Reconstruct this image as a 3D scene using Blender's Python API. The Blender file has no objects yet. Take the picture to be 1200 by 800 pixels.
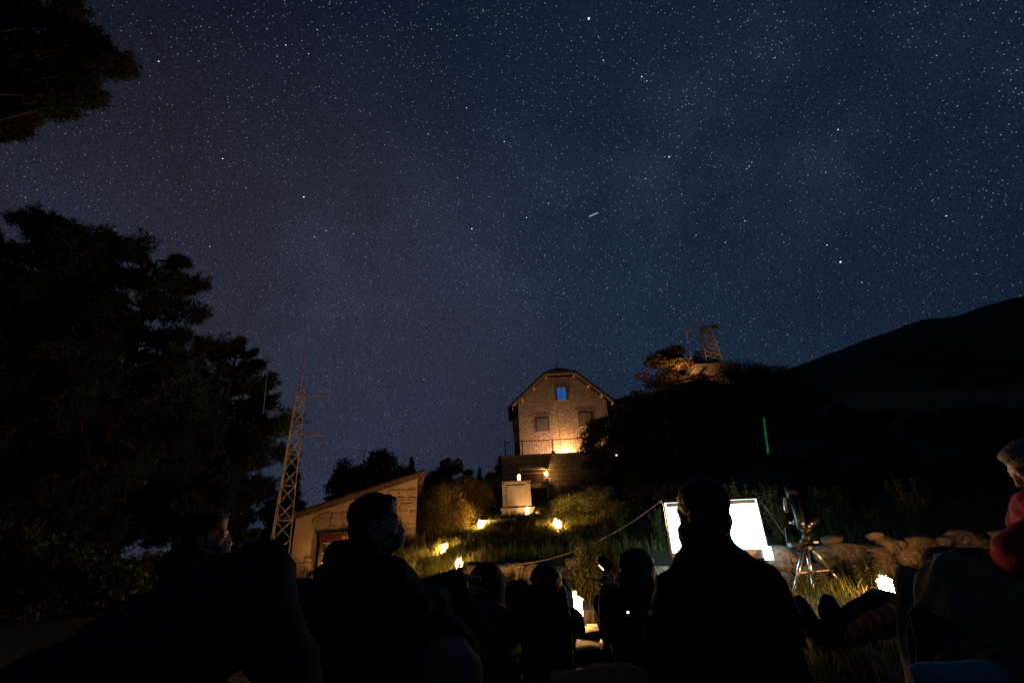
import bpy, bmesh, math, random
import numpy as np
from mathutils import Vector, Matrix, noise as mnoise

random.seed(7); RNG = np.random.default_rng(7)
SC = bpy.context.scene
COL = SC.collection
PI = math.pi

# ------------------------------------------------------------------ camera
F_PX = 560.0                       # focal length in photo pixels (1200 wide)
PITCH = math.radians(24.1); ROLL = math.radians(2.7)
CAM = Vector((0.0, 0.0, 0.6))
_F = Vector((0, math.cos(PITCH), math.sin(PITCH)))
_U0 = Vector((0, -math.sin(PITCH), math.cos(PITCH)))
_R0 = Vector((1, 0, 0))
_U = math.cos(ROLL) * _U0 + math.sin(ROLL) * _R0
_R = math.cos(ROLL) * _R0 - math.sin(ROLL) * _U0
cd = bpy.data.cameras.new('camera'); cam = bpy.data.objects.new('camera', cd); COL.objects.link(cam)
cd.sensor_width = 36.0; cd.lens = 36.0 * F_PX / 1200.0; cd.clip_start = 0.05; cd.clip_end = 5000
M = Matrix((_R, _U, -_F)).transposed().to_4x4(); M.translation = CAM
cam.matrix_world = M
SC.camera = cam

def pdir(px, py):
    return _F + _R * ((px - 600) / F_PX) - _U * ((py - 400) / F_PX)
def at(px, py, Y):
    d = pdir(px, py); return CAM + d * (Y / d.y)

# ------------------------------------------------------------------ world: night sky with stars
world = bpy.data.worlds.new('World'); SC.world = world; world.use_nodes = True
def build_world():
    nt = world.node_tree; N = nt.nodes; L = nt.links
    N.clear()
    def n(t, **k):
        x = N.new(t)
        for a, v in k.items(): setattr(x, a, v)
        return x
    def math_(op, a, b=None, c=None):
        x = n('ShaderNodeMath', operation=op)
        for i, v in enumerate((a, b, c)):
            if v is None: continue
            if isinstance(v, (int, float)): x.inputs[i].default_value = v
            else: L.new(v, x.inputs[i])
        return x.outputs[0]
    def smooth(v, a, b, lo=0.0, hi=1.0):
        x = n('ShaderNodeMapRange', interpolation_type='SMOOTHSTEP')
        L.new(v, x.inputs['Value'])
        for nm, val in (('From Min', a), ('From Max', b), ('To Min', lo), ('To Max', hi)):
            x.inputs[nm].default_value = val
        return x.outputs[0]
    def vadd(a, b):
        x = n('ShaderNodeVectorMath', operation='ADD'); L.new(a, x.inputs[0]); L.new(b, x.inputs[1]); return x.outputs[0]
    def vscale(a, s):
        x = n('ShaderNodeVectorMath', operation='SCALE')
        if isinstance(a, tuple): x.inputs[0].default_value = a
        else: L.new(a, x.inputs[0])
        if isinstance(s, (int, float)): x.inputs['Scale'].default_value = s
        else: L.new(s, x.inputs['Scale'])
        return x.outputs[0]
    def dot(a, v):
        x = n('ShaderNodeVectorMath', operation='DOT_PRODUCT'); L.new(a, x.inputs[0]); x.inputs[1].default_value = v; return x.outputs['Value']
    tc = n('ShaderNodeTexCoord')
    nrm = n('ShaderNodeVectorMath', operation='NORMALIZE'); L.new(tc.outputs['Generated'], nrm.inputs[0]); D = nrm.outputs[0]
    sep = n('ShaderNodeSeparateXYZ'); L.new(D, sep.inputs[0])
    X, Y, Z = sep.outputs
    # base: deep blue, paler and greyer to the horizon, town glow low in the north-west
    up = smooth(Z, 0.0, 0.95)
    base = n('ShaderNodeMix', data_type='RGBA'); L.new(up, base.inputs[0])
    base.inputs[6].default_value = (0.0078, 0.0160, 0.0375, 1); base.inputs[7].default_value = (0.0031, 0.0063, 0.0165, 1)
    gd = pdir(260, 500).normalized()
    glow = smooth(dot(D, gd), 0.66, 1.0)
    glow2 = smooth(dot(D, pdir(720, 250).normalized()), 0.72, 1.0)
    big = n('ShaderNodeTexNoise'); big.inputs['Scale'].default_value = 2.6; big.inputs['Detail'].default_value = 5; L.new(D, big.inputs['Vector'])
    bigv = smooth(big.outputs[0], 0.3, 0.72, 0.75, 1.2)
    col = vscale(base.outputs[2], bigv)
    col = vadd(col, vscale((0.0150, 0.0114, 0.0118), glow))
    col = vadd(col, vscale((0.0045, 0.0085, 0.0150), glow2))
    # milky way: a soft band of unresolved stars, from low in the west to high in the north-east
    mw_n = (pdir(520, 300).cross(pdir(1000, 130))).normalized()
    band = smooth(math_('ABSOLUTE', dot(D, mw_n)), 0.0, 0.30, 1.0, 0.0)
    mwn = n('ShaderNodeTexNoise'); mwn.inputs['Scale'].default_value = 7; mwn.inputs['Detail'].default_value = 6; L.new(D, mwn.inputs['Vector'])
    mwv = math_('MULTIPLY', band, smooth(mwn.outputs[0], 0.35, 0.75))
    col = vadd(col, vscale((0.0075, 0.0110, 0.0190), mwv))
    # unresolved faint stars: a fine grain of light
    gr = n('ShaderNodeTexNoise'); gr.inputs['Scale'].default_value = 420; gr.inputs['Detail'].default_value = 2; L.new(D, gr.inputs['Vector'])
    col = vscale(col, smooth(gr.outputs[0], 0.25, 0.75, 0.62, 1.38))
    # stars: points of four brightness classes
    fade = smooth(Z, 0.02, 0.45, 0.5, 1.0)
    gfade = smooth(glow, 0.0, 1.0, 1.0, 0.65)
    vis = math_('MULTIPLY', math_('MULTIPLY', fade, gfade), math_('ADD', math_('MULTIPLY', mwv, 0.7), smooth(big.outputs[0], 0.3, 0.7, 0.55, 1.1)))
    for S, t, gain, powr in ((185, 0.22, 0.32, 1.5), (96, 0.115, 0.45, 2.0), (44, 0.054, 0.95, 1.8), (18, 0.023, 1.7, 1.2)):
        v = n('ShaderNodeTexVoronoi', feature='F1'); v.inputs['Scale'].default_value = S; L.new(D, v.inputs['Vector'])
        core = smooth(v.outputs['Distance'], t * 0.25, t, 1.0, 0.0)
        sc = n('ShaderNodeSeparateColor'); L.new(v.outputs['Color'], sc.inputs[0])
        br = math_('MULTIPLY', math_('POWER', sc.outputs[0], powr), gain)
        tint = n('ShaderNodeMix', data_type='RGBA'); L.new(sc.outputs[1], tint.inputs[0])
        tint.inputs[6].default_value = (0.50, 0.75, 1.0, 1); tint.inputs[7].default_value = (0.95, 0.97, 0.95, 1)
        col = vadd(col, vscale(tint.outputs[2], math_('MULTIPLY', math_('MULTIPLY', core, br), vis)))
    # the brightest stars, each where it stands
    named = [(690, 22, 3.2, 1.5), (356, 231, 1.7, 1.1), (261, 186, 1.2, .9), (553, 268, 1.6, 1.1), (985, 307, 2.4, 1.3), (969, 287, 1.1, .9),
             (186, 72, 1.0, 1.), (335, 53, 1.0, .9), (784, 184, 1.5, 1.1), (752, 90, 1.2, 1.), (591, 166, 1.1, .9), (617, 255, 1.2, .9),
             (707, 71, .9, .9), (982, 152, 1.2, 1.), (1109, 253, 1.1, .9), (1010, 331, .9, .8), (873, 259, 1.0, .9), (850, 284, .8, .9),
             (656, 328, .9, .8), (246, 289, .9, .8), (758, 95, .8, .9), (878, 195, .9, .9), (881, 190, .7, .8), (875, 198, .6, .8), (502, 157, .8, .8)]
    for px, py, b, r in named:
        d = pdir(px, py).normalized()
        rad = r * 0.86 / 640.0
        dv = n('ShaderNodeVectorMath', operation='DISTANCE'); L.new(D, dv.inputs[0]); dv.inputs[1].default_value = d
        col = vadd(col, vscale((0.68, 0.85, 1.0), smooth(dv.outputs['Value'], rad * .35, rad, b, 0.0)))
    # a short meteor streak
    a, b = pdir(690, 254).normalized(), pdir(701, 249).normalized()
    nn = a.cross(b).normalized(); mid = (a + b).normalized(); hl = (a - b).length / 2
    across = smooth(math_('ABSOLUTE', dot(D, nn)), 0.0005, 0.0013, 1.0, 0.0)
    dv = n('ShaderNodeVectorMath', operation='DISTANCE'); L.new(D, dv.inputs[0]); dv.inputs[1].default_value = mid
    col = vadd(col, vscale((0.30, 0.38, 0.48), math_('MULTIPLY', across, smooth(dv.outputs['Value'], hl * .8, hl, 1.0, 0.0))))
    bg = n('ShaderNodeBackground'); L.new(col, bg.inputs[0]); bg.inputs[1].default_value = 1.0
    out = n('ShaderNodeOutputWorld'); L.new(bg.outputs[0], out.inputs[0])
build_world()

SC.view_settings.view_transform = 'Standard'; SC.view_settings.look = 'None'
SC.view_settings.exposure = 0.0; SC.view_settings.gamma = 1.0; SC.view_settings.use_curve_mapping = False
SC.render.engine = 'CYCLES'
SC.cycles.use_denoising = True
SC.cycles.denoiser = 'OPENIMAGEDENOISE'; SC.cycles.denoising_input_passes = 'RGB_ALBEDO_NORMAL'; SC.cycles.denoising_prefilter = 'NONE'
SC.cycles.sample_clamp_indirect = 1.5; SC.cycles.sample_clamp_direct = 0
SC.cycles.max_bounces = 5; SC.cycles.transparent_max_bounces = 16
SC.cycles.caustics_reflective = False; SC.cycles.caustics_refractive = False
SC.cycles.use_light_tree = True
SC.render.film_transparent = False

# ------------------------------------------------------------------ materials
MATS = {}
def mat(name, col=(.5, .5, .5), rough=.8, metal=0.0, var=0.0, scale=8.0, bump=0.0, bscale=None, col2=None, emit=None, estr=0.0,
        objvar=0.0, detail=6, spec=0.3, translucent=0.0, wear=0.0):
    if name in MATS: return MATS[name]
    m = bpy.data.materials.new(name); m.use_nodes = True; MATS[name] = m
    nt = m.node_tree; N = nt.nodes; L = nt.links
    b = N['Principled BSDF']; b.inputs['Roughness'].default_value = rough; b.inputs['Metallic'].default_value = metal
    b.inputs['Specular IOR Level'].default_value = spec
    b.inputs['Base Color'].default_value = (*col, 1)
    csock = None
    tc = N.new('ShaderNodeTexCoord')
    if var > 0 or col2:
        nz = N.new('ShaderNodeTexNoise'); nz.inputs['Scale'].default_value = scale; nz.inputs['Detail'].default_value = detail
        L.new(tc.outputs['Object'], nz.inputs['Vector'])
        mr = N.new('ShaderNodeMapRange'); L.new(nz.outputs[0], mr.inputs[0]); mr.inputs[1].default_value = .3; mr.inputs[2].default_value = .7
        mx = N.new('ShaderNodeMix'); mx.data_type = 'RGBA'; L.new(mr.outputs[0], mx.inputs[0])
        c2 = col2 if col2 else tuple(c * (1 + var) for c in col)
        c1 = col if col2 else tuple(c * (1 - var) for c in col)
        mx.inputs[6].default_value = (*c1, 1); mx.inputs[7].default_value = (*c2, 1)
        csock = mx.outputs[2]
    if objvar > 0:
        oi = N.new('ShaderNodeObjectInfo'); mr = N.new('ShaderNodeMapRange'); L.new(oi.outputs['Random'], mr.inputs[0])
        mr.inputs[3].default_value = 1 - objvar; mr.inputs[4].default_value = 1 + objvar
        vm = N.new('ShaderNodeVectorMath'); vm.operation = 'SCALE'
        if csock: L.new(csock, vm.inputs[0])
        else: vm.inputs[0].default_value = col
        L.new(mr.outputs[0], vm.inputs['Scale']); csock = vm.outputs[0]
    if csock: L.new(csock, b.inputs['Base Color'])
    if bump > 0:
        nz = N.new('ShaderNodeTexNoise'); nz.inputs['Scale'].default_value = bscale or scale * 3; nz.inputs['Detail'].default_value = 8
        L.new(tc.outputs['Object'], nz.inputs['Vector'])
        bp = N.new('ShaderNodeBump'); bp.inputs['Strength'].default_value = bump; bp.inputs['Distance'].default_value = .02
        L.new(nz.outputs[0], bp.inputs['Height']); L.new(bp.outputs[0], b.inputs['Normal'])
    if emit:
        b.inputs['Emission Color'].default_value = (*emit, 1); b.inputs['Emission Strength'].default_value = estr
    if translucent > 0:
        tr = N.new('ShaderNodeBsdfTranslucent'); ms = N.new('ShaderNodeMixShader'); ms.inputs[0].default_value = translucent
        if csock: L.new(csock, tr.inputs[0])
        else: tr.inputs[0].default_value = (*col, 1)
        L.new(b.outputs[0], ms.inputs[1]); L.new(tr.outputs[0], ms.inputs[2]); L.new(ms.outputs[0], N['Material Output'].inputs[0])
    return m

def masonry(name, col, col2, mortar, scale, bw, bh, ms, bump=.6):
    """coursed stone too small to pick apart: colour, joint and relief on one wall"""
    if name in MATS: return MATS[name]
    m = mat(name, col, rough=.9)
    nt = m.node_tree; N = nt.nodes; L = nt.links; b = N['Principled BSDF']
    tc = N.new('ShaderNodeTexCoord'); mp = N.new('ShaderNodeMapping'); mp.inputs['Rotation'].default_value = (PI / 2, 0, 0)
    nz0 = N.new('ShaderNodeTexNoise'); nz0.inputs['Scale'].default_value = 3; L.new(tc.outputs['Object'], nz0.inputs[0])
    va = N.new('ShaderNodeVectorMath'); va.operation = 'MULTIPLY_ADD'; L.new(nz0.outputs['Color'], va.inputs[0]); va.inputs[1].default_value = (.06, .06, .06)
    L.new(tc.outputs['Object'], va.inputs[2]); L.new(va.outputs[0], mp.inputs[0])
    br = N.new('ShaderNodeTexBrick'); br.inputs['Scale'].default_value = scale; br.inputs['Mortar Size'].default_value = ms
    br.inputs['Brick Width'].default_value = bw; br.inputs['Row Height'].default_value = bh; br.inputs['Bias'].default_value = 0.0
    br.inputs[1].default_value = (*col, 1); br.inputs[2].default_value = (*col2, 1); br.inputs[3].default_value = (*mortar, 1)
    L.new(mp.outputs[0], br.inputs[0])
    nz = N.new('ShaderNodeTexNoise'); nz.inputs['Scale'].default_value = 5; nz.inputs['Detail'].default_value = 8; L.new(tc.outputs['Object'], nz.inputs[0])
    mr = N.new('ShaderNodeMapRange'); L.new(nz.outputs[0], mr.inputs[0]); mr.inputs[1].default_value = .25; mr.inputs[2].default_value = .75; mr.inputs[3].default_value = .6; mr.inputs[4].default_value = 1.25
    vm = N.new('ShaderNodeVectorMath'); vm.operation = 'SCALE'; L.new(br.outputs[0], vm.inputs[0]); L.new(mr.outputs[0], vm.inputs['Scale'])
    L.new(vm.outputs[0], b.inputs['Base Color'])
    bp = N.new('ShaderNodeBump'); bp.inputs['Strength'].default_value = bump; bp.inputs['Distance'].default_value = .03
    ad = N.new('ShaderNodeMath'); ad.operation = 'SUBTRACT'; L.new(nz.outputs[0], ad.inputs[0]); L.new(br.outputs['Fac'], ad.inputs[1])
    L.new(ad.outputs[0], bp.inputs['Height']); L.new(bp.outputs[0], b.inputs['Normal'])
    return m

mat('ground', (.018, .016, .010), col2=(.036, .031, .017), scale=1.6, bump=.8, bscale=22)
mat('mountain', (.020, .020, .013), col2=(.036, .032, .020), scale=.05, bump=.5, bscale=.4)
mat('boulder', (.29, .225, .155), var=.5, scale=5, bump=.7, bscale=16, objvar=.25, rough=.9)
mat('plaster', (.21, .145, .092), col2=(.30, .215, .14), scale=2.6, bump=.7, bscale=9, rough=.95)
mat('rubble', (.26, .185, .12), var=.30, scale=6, bump=.7, bscale=20, objvar=.3, rough=.9)
mat('roof_tile', (.13, .055, .032), var=.4, scale=9, bump=.4, objvar=.3)
mat('roof_dark', (.045, .035, .03), var=.4, scale=6, bump=.5)
mat('wood_dark', (.06, .038, .022), var=.4, scale=10, bump=.3)
mat('wood_pale', (.40, .30, .20), var=.25, scale=8, bump=.2)
mat('paint_pale', (.46, .42, .36), var=.16, scale=4, bump=.15, rough=.6)
mat('concrete', (.36, .34, .31), var=.2, scale=4, bump=.3)
mat('steel', (.62, .58, .55), rough=.5, metal=.1, var=.2, scale=14)
mat('steel_grey', (.27, .23, .20), rough=.6, metal=.1, var=.3, scale=12)
mat('iron', (.10, .065, .045), rough=.6, metal=.4, var=.3, scale=20)
mat('black_plastic', (.012, .012, .013), rough=.4)
mat('silver_tube', (.62, .64, .66), rough=.28, metal=.9)
mat('white_metal', (.72, .70, .66), rough=.5, var=.08, scale=20)
mat('shutter_grey', (.17, .165, .16), var=.25, scale=6, bump=.2)
mat('blue_glow', (.02, .05, .12), emit=(.02, .12, .42), estr=.62, rough=.3)
mat('window_dark', (.015, .015, .02), rough=.15)
mat('screen', (.8, .8, .8), emit=(.50, .82, 1.0), estr=9.0, rough=.9)
mat('screen_lamp', (.8, .8, .8), emit=(.35, .65, 1.0), estr=5.0)
mat('screen_band', (.45, .5, .6), rough=.8)
mat('flame', (1, .8, .5), emit=(1.0, .62, .26), estr=40.0)
mat('lamp_lens', (1, .8, .5), emit=(1.0, .42, .10), estr=60.0)
mat('red_lamp', (.5, .05, .02), emit=(1.0, .10, .03), estr=3.0)
mat('amber_lamp', (.5, .3, .1), emit=(1.0, .45, .16), estr=4.0)
mat('white_led', (.8, .8, .8), emit=(1.0, .78, .6), estr=1.6)
mat('candle_wax', (.8, .72, .55), rough=.6)
mat('rope', (.42, .33, .22), rough=.9, var=.3, scale=60)
mat('terracotta', (.40, .14, .06), rough=.85, var=.2, scale=12)
mat('red_paint', (.12, .018, .012), rough=.5, var=.2)
mat('lettering', (.55, .48, .38), rough=.7)
mat('pine_needle', (.026, .036, .014), var=.35, scale=1.3, translucent=.15, objvar=.2)
mat('leaf_dark', (.040, .048, .018), var=.4, scale=1.2, translucent=.25, objvar=.25)
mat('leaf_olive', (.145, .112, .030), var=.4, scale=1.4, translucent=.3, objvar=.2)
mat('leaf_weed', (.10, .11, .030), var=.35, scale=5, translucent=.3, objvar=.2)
mat('leaf_red', (.13, .04, .02), var=.35, scale=5, translucent=.3)
mat('petal', (.62, .58, .5), translucent=.3)
mat('grass', (.10, .12, .026), col2=(.16, .15, .045), scale=3.0, translucent=.35)
mat('bark', (.055, .04, .03), var=.4, scale=6, bump=.8)
mat('skin', (.42, .25, .17), rough=.55, var=.1, scale=9)
mat('hair_black', (.008, .007, .006), rough=.55, bump=.5, bscale=70)
mat('hair_brown', (.028, .016, .009), rough=.5, bump=.5, bscale=70)
mat('hair_grey', (.15, .15, .16), rough=.55, bump=.5, bscale=70)
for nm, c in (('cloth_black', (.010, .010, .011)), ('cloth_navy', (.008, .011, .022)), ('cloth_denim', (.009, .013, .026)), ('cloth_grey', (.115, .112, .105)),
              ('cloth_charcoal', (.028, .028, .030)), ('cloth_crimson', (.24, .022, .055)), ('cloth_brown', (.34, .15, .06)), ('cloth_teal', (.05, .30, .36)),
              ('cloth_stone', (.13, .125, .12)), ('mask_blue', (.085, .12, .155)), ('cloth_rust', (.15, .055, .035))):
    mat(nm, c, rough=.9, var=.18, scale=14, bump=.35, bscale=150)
mat('shoe', (.016, .015, .014), rough=.6); mat('sole', (.09, .085, .08), rough=.7)
def lit_folds():
    m = mat('cloth_lit_folds', (.04, .035, .03), rough=.9); nt = m.node_tree; N = nt.nodes; L = nt.links
    tc = N.new('ShaderNodeTexCoord'); w = N.new('ShaderNodeTexWave'); w.inputs['Scale'].default_value = 11.0; w.inputs['Distortion'].default_value = 1.5
    L.new(tc.outputs['Object'], w.inputs[0]); r = N.new('ShaderNodeValToRGB'); L.new(w.outputs[0], r.inputs[0])
    r.color_ramp.elements[0].position = .72; r.color_ramp.elements[0].color = (.022, .018, .016, 1); r.color_ramp.elements[1].position = .82; r.color_ramp.elements[1].color = (.075, .06, .045, 1)  # pale bands paint the light on trouser folds into the cloth
    L.new(r.outputs[0], N['Principled BSDF'].inputs['Base Color'])
lit_folds()
for nm in ('flame', 'lamp_lens', 'red_lamp', 'amber_lamp', 'white_led', 'blue_glow', 'screen_lamp'): MATS[nm].cycles.emission_sampling = 'NONE'
def pane_mat():
    m = bpy.data.materials.new('frosted_pane'); m.use_nodes = True; MATS['frosted_pane'] = m
    nt = m.node_tree; N = nt.nodes; L = nt.links; N.remove(N['Principled BSDF'])
    t = N.new('ShaderNodeBsdfTransparent'); t.inputs[0].default_value = (.95, .93, .9, 1)
    tr = N.new('ShaderNodeBsdfTranslucent'); tr.inputs[0].default_value = (.50, .46, .40, 1)
    mx = N.new('ShaderNodeMixShader'); mx.inputs[0].default_value = .28
    L.new(t.outputs[0], mx.inputs[1]); L.new(tr.outputs[0], mx.inputs[2]); L.new(mx.outputs[0], N['Material Output'].inputs[0])
pane_mat()
masonry('stone_courses', (.32, .265, .215), (.43, .36, .30), (.22, .18, .15), 1.0, .42, .17, .018)
masonry('block_wall', (.20, .165, .125), (.27, .22, .165), (.11, .09, .07), 1.0, .62, .30, .02)

# ------------------------------------------------------------------ object helpers
def tag(o, label=None, cat=None, group=None, kind=None):
    if label: o['label'] = label
    if cat: o['category'] = cat
    if group: o['group'] = group
    if kind: o['kind'] = kind
    return o
def empty(name, loc=(0, 0, 0), rz=0.0):
    o = bpy.data.objects.new(name, None); o.empty_display_size = .1; COL.objects.link(o); o.location = loc; o.rotation_euler = (0, 0, rz); return o
def link(name, me, material=None, parent=None, smooth=False):
    o = bpy.data.objects.new(name, me); COL.objects.link(o)
    if material and not me.materials: me.materials.append(MATS[material])
    if parent: o.parent = parent
    if smooth: me.polygons.foreach_set('use_smooth', [True] * len(me.polygons))
    return o
def copy_tree(o, parent=None):
    c = o.copy(); COL.objects.link(c); c.parent = parent
    for ch in list(o.children): copy_tree(ch, c)
    return c

class MB:
    """collects simple solids into one mesh"""
    def __init__(s): s.v = []; s.f = []
    def add(s, vs, fs):
        o = len(s.v); s.v += [tuple(v) for v in vs]; s.f += [tuple(i + o for i in f) for f in fs]; return s
    def box(s, c, d, rot=None):
        hx, hy, hz = d[0] / 2, d[1] / 2, d[2] / 2; c = Vector(c)
        vs = [Vector((x, y, z)) for x in (-hx, hx) for y in (-hy, hy) for z in (-hz, hz)]
        if rot is not None: vs = [rot @ v for v in vs]
        return s.add([c + v for v in vs], [(0, 1, 3, 2), (4, 6, 7, 5), (0, 4, 5, 1), (2, 3, 7, 6), (0, 2, 6, 4), (1, 5, 7, 3)])
    def beam(s, a, b, w, h):
        a, b = Vector(a), Vector(b); d = b - a; q = d.to_track_quat('Y', 'Z').to_matrix()
        return s.box((a + b) / 2, (w, d.length, h), q)
    def tube(s, pts, rad, seg=8, caps=True):
        pts = [Vector(p) for p in pts]; n = len(pts)
        rad = [rad] * n if isinstance(rad, (int, float)) else rad
        base = len(s.v); prev = None
        for i, p in enumerate(pts):
            t = (pts[min(i + 1, n - 1)] - pts[max(i - 1, 0)]).normalized()
            if prev is None: u = t.orthogonal().normalized()
            else:
                u = prev - t * prev.dot(t); u = u.normalized() if u.length > 1e-6 else t.orthogonal().normalized()
            prev = u; w = t.cross(u)
            for k in range(seg):
                a = 2 * PI * k / seg; s.v.append(tuple(p + (u * math.cos(a) + w * math.sin(a)) * rad[i]))
        for i in range(n - 1):
            for k in range(seg):
                k2 = (k + 1) % seg
                s.f.append((base + i * seg + k, base + i * seg + k2, base + (i + 1) * seg + k2, base + (i + 1) * seg + k))
        if caps:
            s.f.append(tuple(base + k for k in reversed(range(seg)))); s.f.append(tuple(base + (n - 1) * seg + k for k in range(seg)))
        return s
    def lathe(s, c, prof, seg=16, caps=True):
        c = Vector(c); base = len(s.v)
        for r, z in prof:
            for k in range(seg):
                a = 2 * PI * k / seg; s.v.append((c.x + r * math.cos(a), c.y + r * math.sin(a), c.z + z))
        for i in range(len(prof) - 1):
            for k in range(seg):
                k2 = (k + 1) % seg; s.f.append((base + i * seg + k, base + i * seg + k2, base + (i + 1) * seg + k2, base + (i + 1) * seg + k))
        if caps: s.f.append(tuple(base + k for k in reversed(range(seg)))); s.f.append(tuple(base + (len(prof) - 1) * seg + k for k in range(seg)))
        return s
    def slab(s, poly, th):
        """a flat polygon given thickness th along -normal"""
        poly = [Vector(p) for p in poly]; nrm = (poly[1] - poly[0]).cross(poly[2] - poly[1]).normalized()
        n = len(poly); vs = poly + [p - nrm * th for p in poly]
        fs = [tuple(range(n)), tuple(reversed(range(n, 2 * n)))] + [(i, i + n, (i + 1) % n + n, (i + 1) % n) for i in range(n)]
        return s.add(vs, fs)
    def ell(s, c, r, rot=None, seg=16, ring=10):
        c = Vector(c); vs = [Vector((0, 0, -r[2]))]; fs = []
        for i in range(1, ring):
            ph = -PI / 2 + PI * i / ring
            for k in range(seg):
                a = 2 * PI * k / seg; vs.append(Vector((r[0] * math.cos(ph) * math.cos(a), r[1] * math.cos(ph) * math.sin(a), r[2] * math.sin(ph))))
        vs.append(Vector((0, 0, r[2]))); last = len(vs) - 1
        for k in range(seg):
            k2 = (k + 1) % seg; fs.append((0, 1 + k2, 1 + k)); fs.append((last, last - seg + k, last - seg + k2))
            for i in range(ring - 2): fs.append((1 + i * seg + k, 1 + i * seg + k2, 1 + (i + 1) * seg + k2, 1 + (i + 1) * seg + k))
        if rot is not None: vs = [rot @ v for v in vs]
        return s.add([c + v for v in vs], fs)
    def cap(s, a, b, ra, rb, seg=12):
        """tapered capsule"""
        a, b = Vector(a), Vector(b); d = (b - a); L = d.length
        t = d.normalized() if L > 1e-6 else Vector((0, 0, 1))
        pts, rad = [], []
        for k in range(5):
            an = PI / 2 * k / 4.5 + .12; pts.append(a - t * ra * math.cos(an)); rad.append(ra * math.sin(an))
        for k in range(5):
            an = PI / 2 - PI / 2 * (k + .5) / 4.5 + .02; an = max(an, .12); pts.append(b + t * rb * math.cos(an)); rad.append(rb * math.sin(an))
        return s.tube(pts, rad, seg)
    def mesh(s, name='m'):
        me = bpy.data.meshes.new(name); me.from_pydata(s.v, [], s.f); me.update(); return me
    def build(s, name, material, parent=None, smooth=False):
        o = link(name, s.mesh(name), material, parent, smooth); return o

def tri_mesh(name, verts, faces):
    """fast mesh from numpy arrays, faces (n,3) or (n,4)"""
    me = bpy.data.meshes.new(name); n, k = faces.shape
    me.vertices.add(len(verts)); me.vertices.foreach_set('co', verts.astype(np.float32).ravel())
    me.loops.add(n * k); me.loops.foreach_set('vertex_index', faces.astype(np.int32).ravel())
    me.polygons.add(n); me.polygons.foreach_set('loop_start', np.arange(0, n * k, k, dtype=np.int32)); me.polygons.foreach_set('loop_total', np.full(n, k, dtype=np.int32))
    me.update(calc_edges=True); return me

TMP = bpy.data.scenes.new('workbench')
def remesh(mb, voxel, smooth=3, wrinkle=0.0, wscale=14.0):
    me0 = mb.mesh('tmp'); o = bpy.data.objects.new('tmp', me0); TMP.collection.objects.link(o)
    r = o.modifiers.new('r', 'REMESH'); r.mode = 'VOXEL'; r.voxel_size = voxel; r.adaptivity = 0.0
    if smooth:
        s = o.modifiers.new('s', 'SMOOTH'); s.iterations = smooth; s.factor = .5
    TMP.view_layers[0].update(); dg = TMP.view_layers[0].depsgraph; ev = o.evaluated_get(dg); me = bpy.data.meshes.new_from_object(ev)
    bpy.data.objects.remove(o); bpy.data.meshes.remove(me0)
    if wrinkle > 0:
        n = len(me.vertices); nr = np.empty(n * 3, np.float32); me.vertices.foreach_get('normal', nr); nr = nr.reshape(-1, 3)
        co = np.empty(n * 3, np.float32); me.vertices.foreach_get('co', co); co = co.reshape(-1, 3)
        off = Vector((random.random() * 9, random.random() * 9, random.random() * 9))
        q = co * wscale + np.array(off, np.float32)
        d = np.array([1 - abs(mnoise.noise((x, y, z * 1.9))) * 2.2 for x, y, z in q.tolist()], np.float32)
        me.vertices.foreach_set('co', (co + nr * (d * wrinkle)[:, None]).ravel())
    me.polygons.foreach_set('use_smooth', [True] * len(me.polygons)); me.update()
    return me

# ------------------------------------------------------------------ terrain
def _tcol(px): d = pdir(px, 651 - (px - 600) * .047); return d.x / d.y
_prof = []
def prof(px, *pts):
    """one line of sight: (Y, z) or (Y, ('py', row in the photo)) on the ground"""
    ys, zs = [0.0, 6.5], [0.0, 0.0]
    for Y, z in pts:
        if isinstance(z, tuple): z = at(px, z[1], Y).z
        ys.append(Y); zs.append(z)
    _prof.append((_tcol(px), ys, zs))
W_A, W_B = at(500, 690, 8.7), at(1215, 640, 7.4)      # foot line of the boulder wall
prof(-300, (15, -.4), (40, -.8), (900, -6))
prof(250, (13, -.2), (20, -.35), (45, -.8), (900, -6))
prof(342, (10, -.05), (16, ('py', 697)), (22, -.3), (45, .2), (120, -1), (900, -6))
prof(440, (11, .05), (16, ('py', 660)), (22, 1.0), (45, 1.6), (120, 0), (900, -6))
prof(490, (9, .0), (11, .12), (13, ('py', 660)), (16, ('py', 640)), (22, ('py', 626)), (45, ('py', 600)), (120, 1), (900, -6))
prof(540, (8.3, .0), (9.8, .06), (13, ('py', 645)), (17, ('py', 637)), (22, ('py', 621)), (30, ('py', 600)), (45, ('py', 575)), (120, 2), (900, -6))
prof(600, (8.3, .0), (10, .06), (13, ('py', 645)), (17, ('py', 633)), (21.5, ('py', 615)), (26, ('py', 605)), (31, ('py', 593)), (38, 5.5), (60, 7.0), (140, 2), (900, -6))
prof(653, (8.3, .0), (10, .1), (13, ('py', 637)), (17, ('py', 622)), (22, ('py', 607)), (26, ('py', 600)), (31, ('py', 588)), (38, 6.3), (60, 8.5), (140, 4), (900, -6))
prof(720, (8, .0), (9.5, .12), (12, ('py', 637)), (16, ('py', 615)), (22, ('py', 590)), (28, ('py', 565)), (34, ('py', 540)), (42, 8.5), (60, 11), (140, 8), (900, -6))
prof(790, (8, .0), (9.4, .15), (12, ('py', 628)), (16, ('py', 605)), (22, ('py', 575)), (28, ('py', 540)), (36, ('py', 500)), (46, ('py', 470)), (56, ('py', 459)), (70, 16), (140, 10), (900, -6))
prof(850, (8, .0), (9.3, .15), (12, ('py', 620)), (15, ('py', 600)), (20, ('py', 570)), (28, ('py', 530)), (38, ('py', 485)), (47, ('py', 452)), (56, ('py', 440)), (75, 18), (140, 10), (900, -6))
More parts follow.
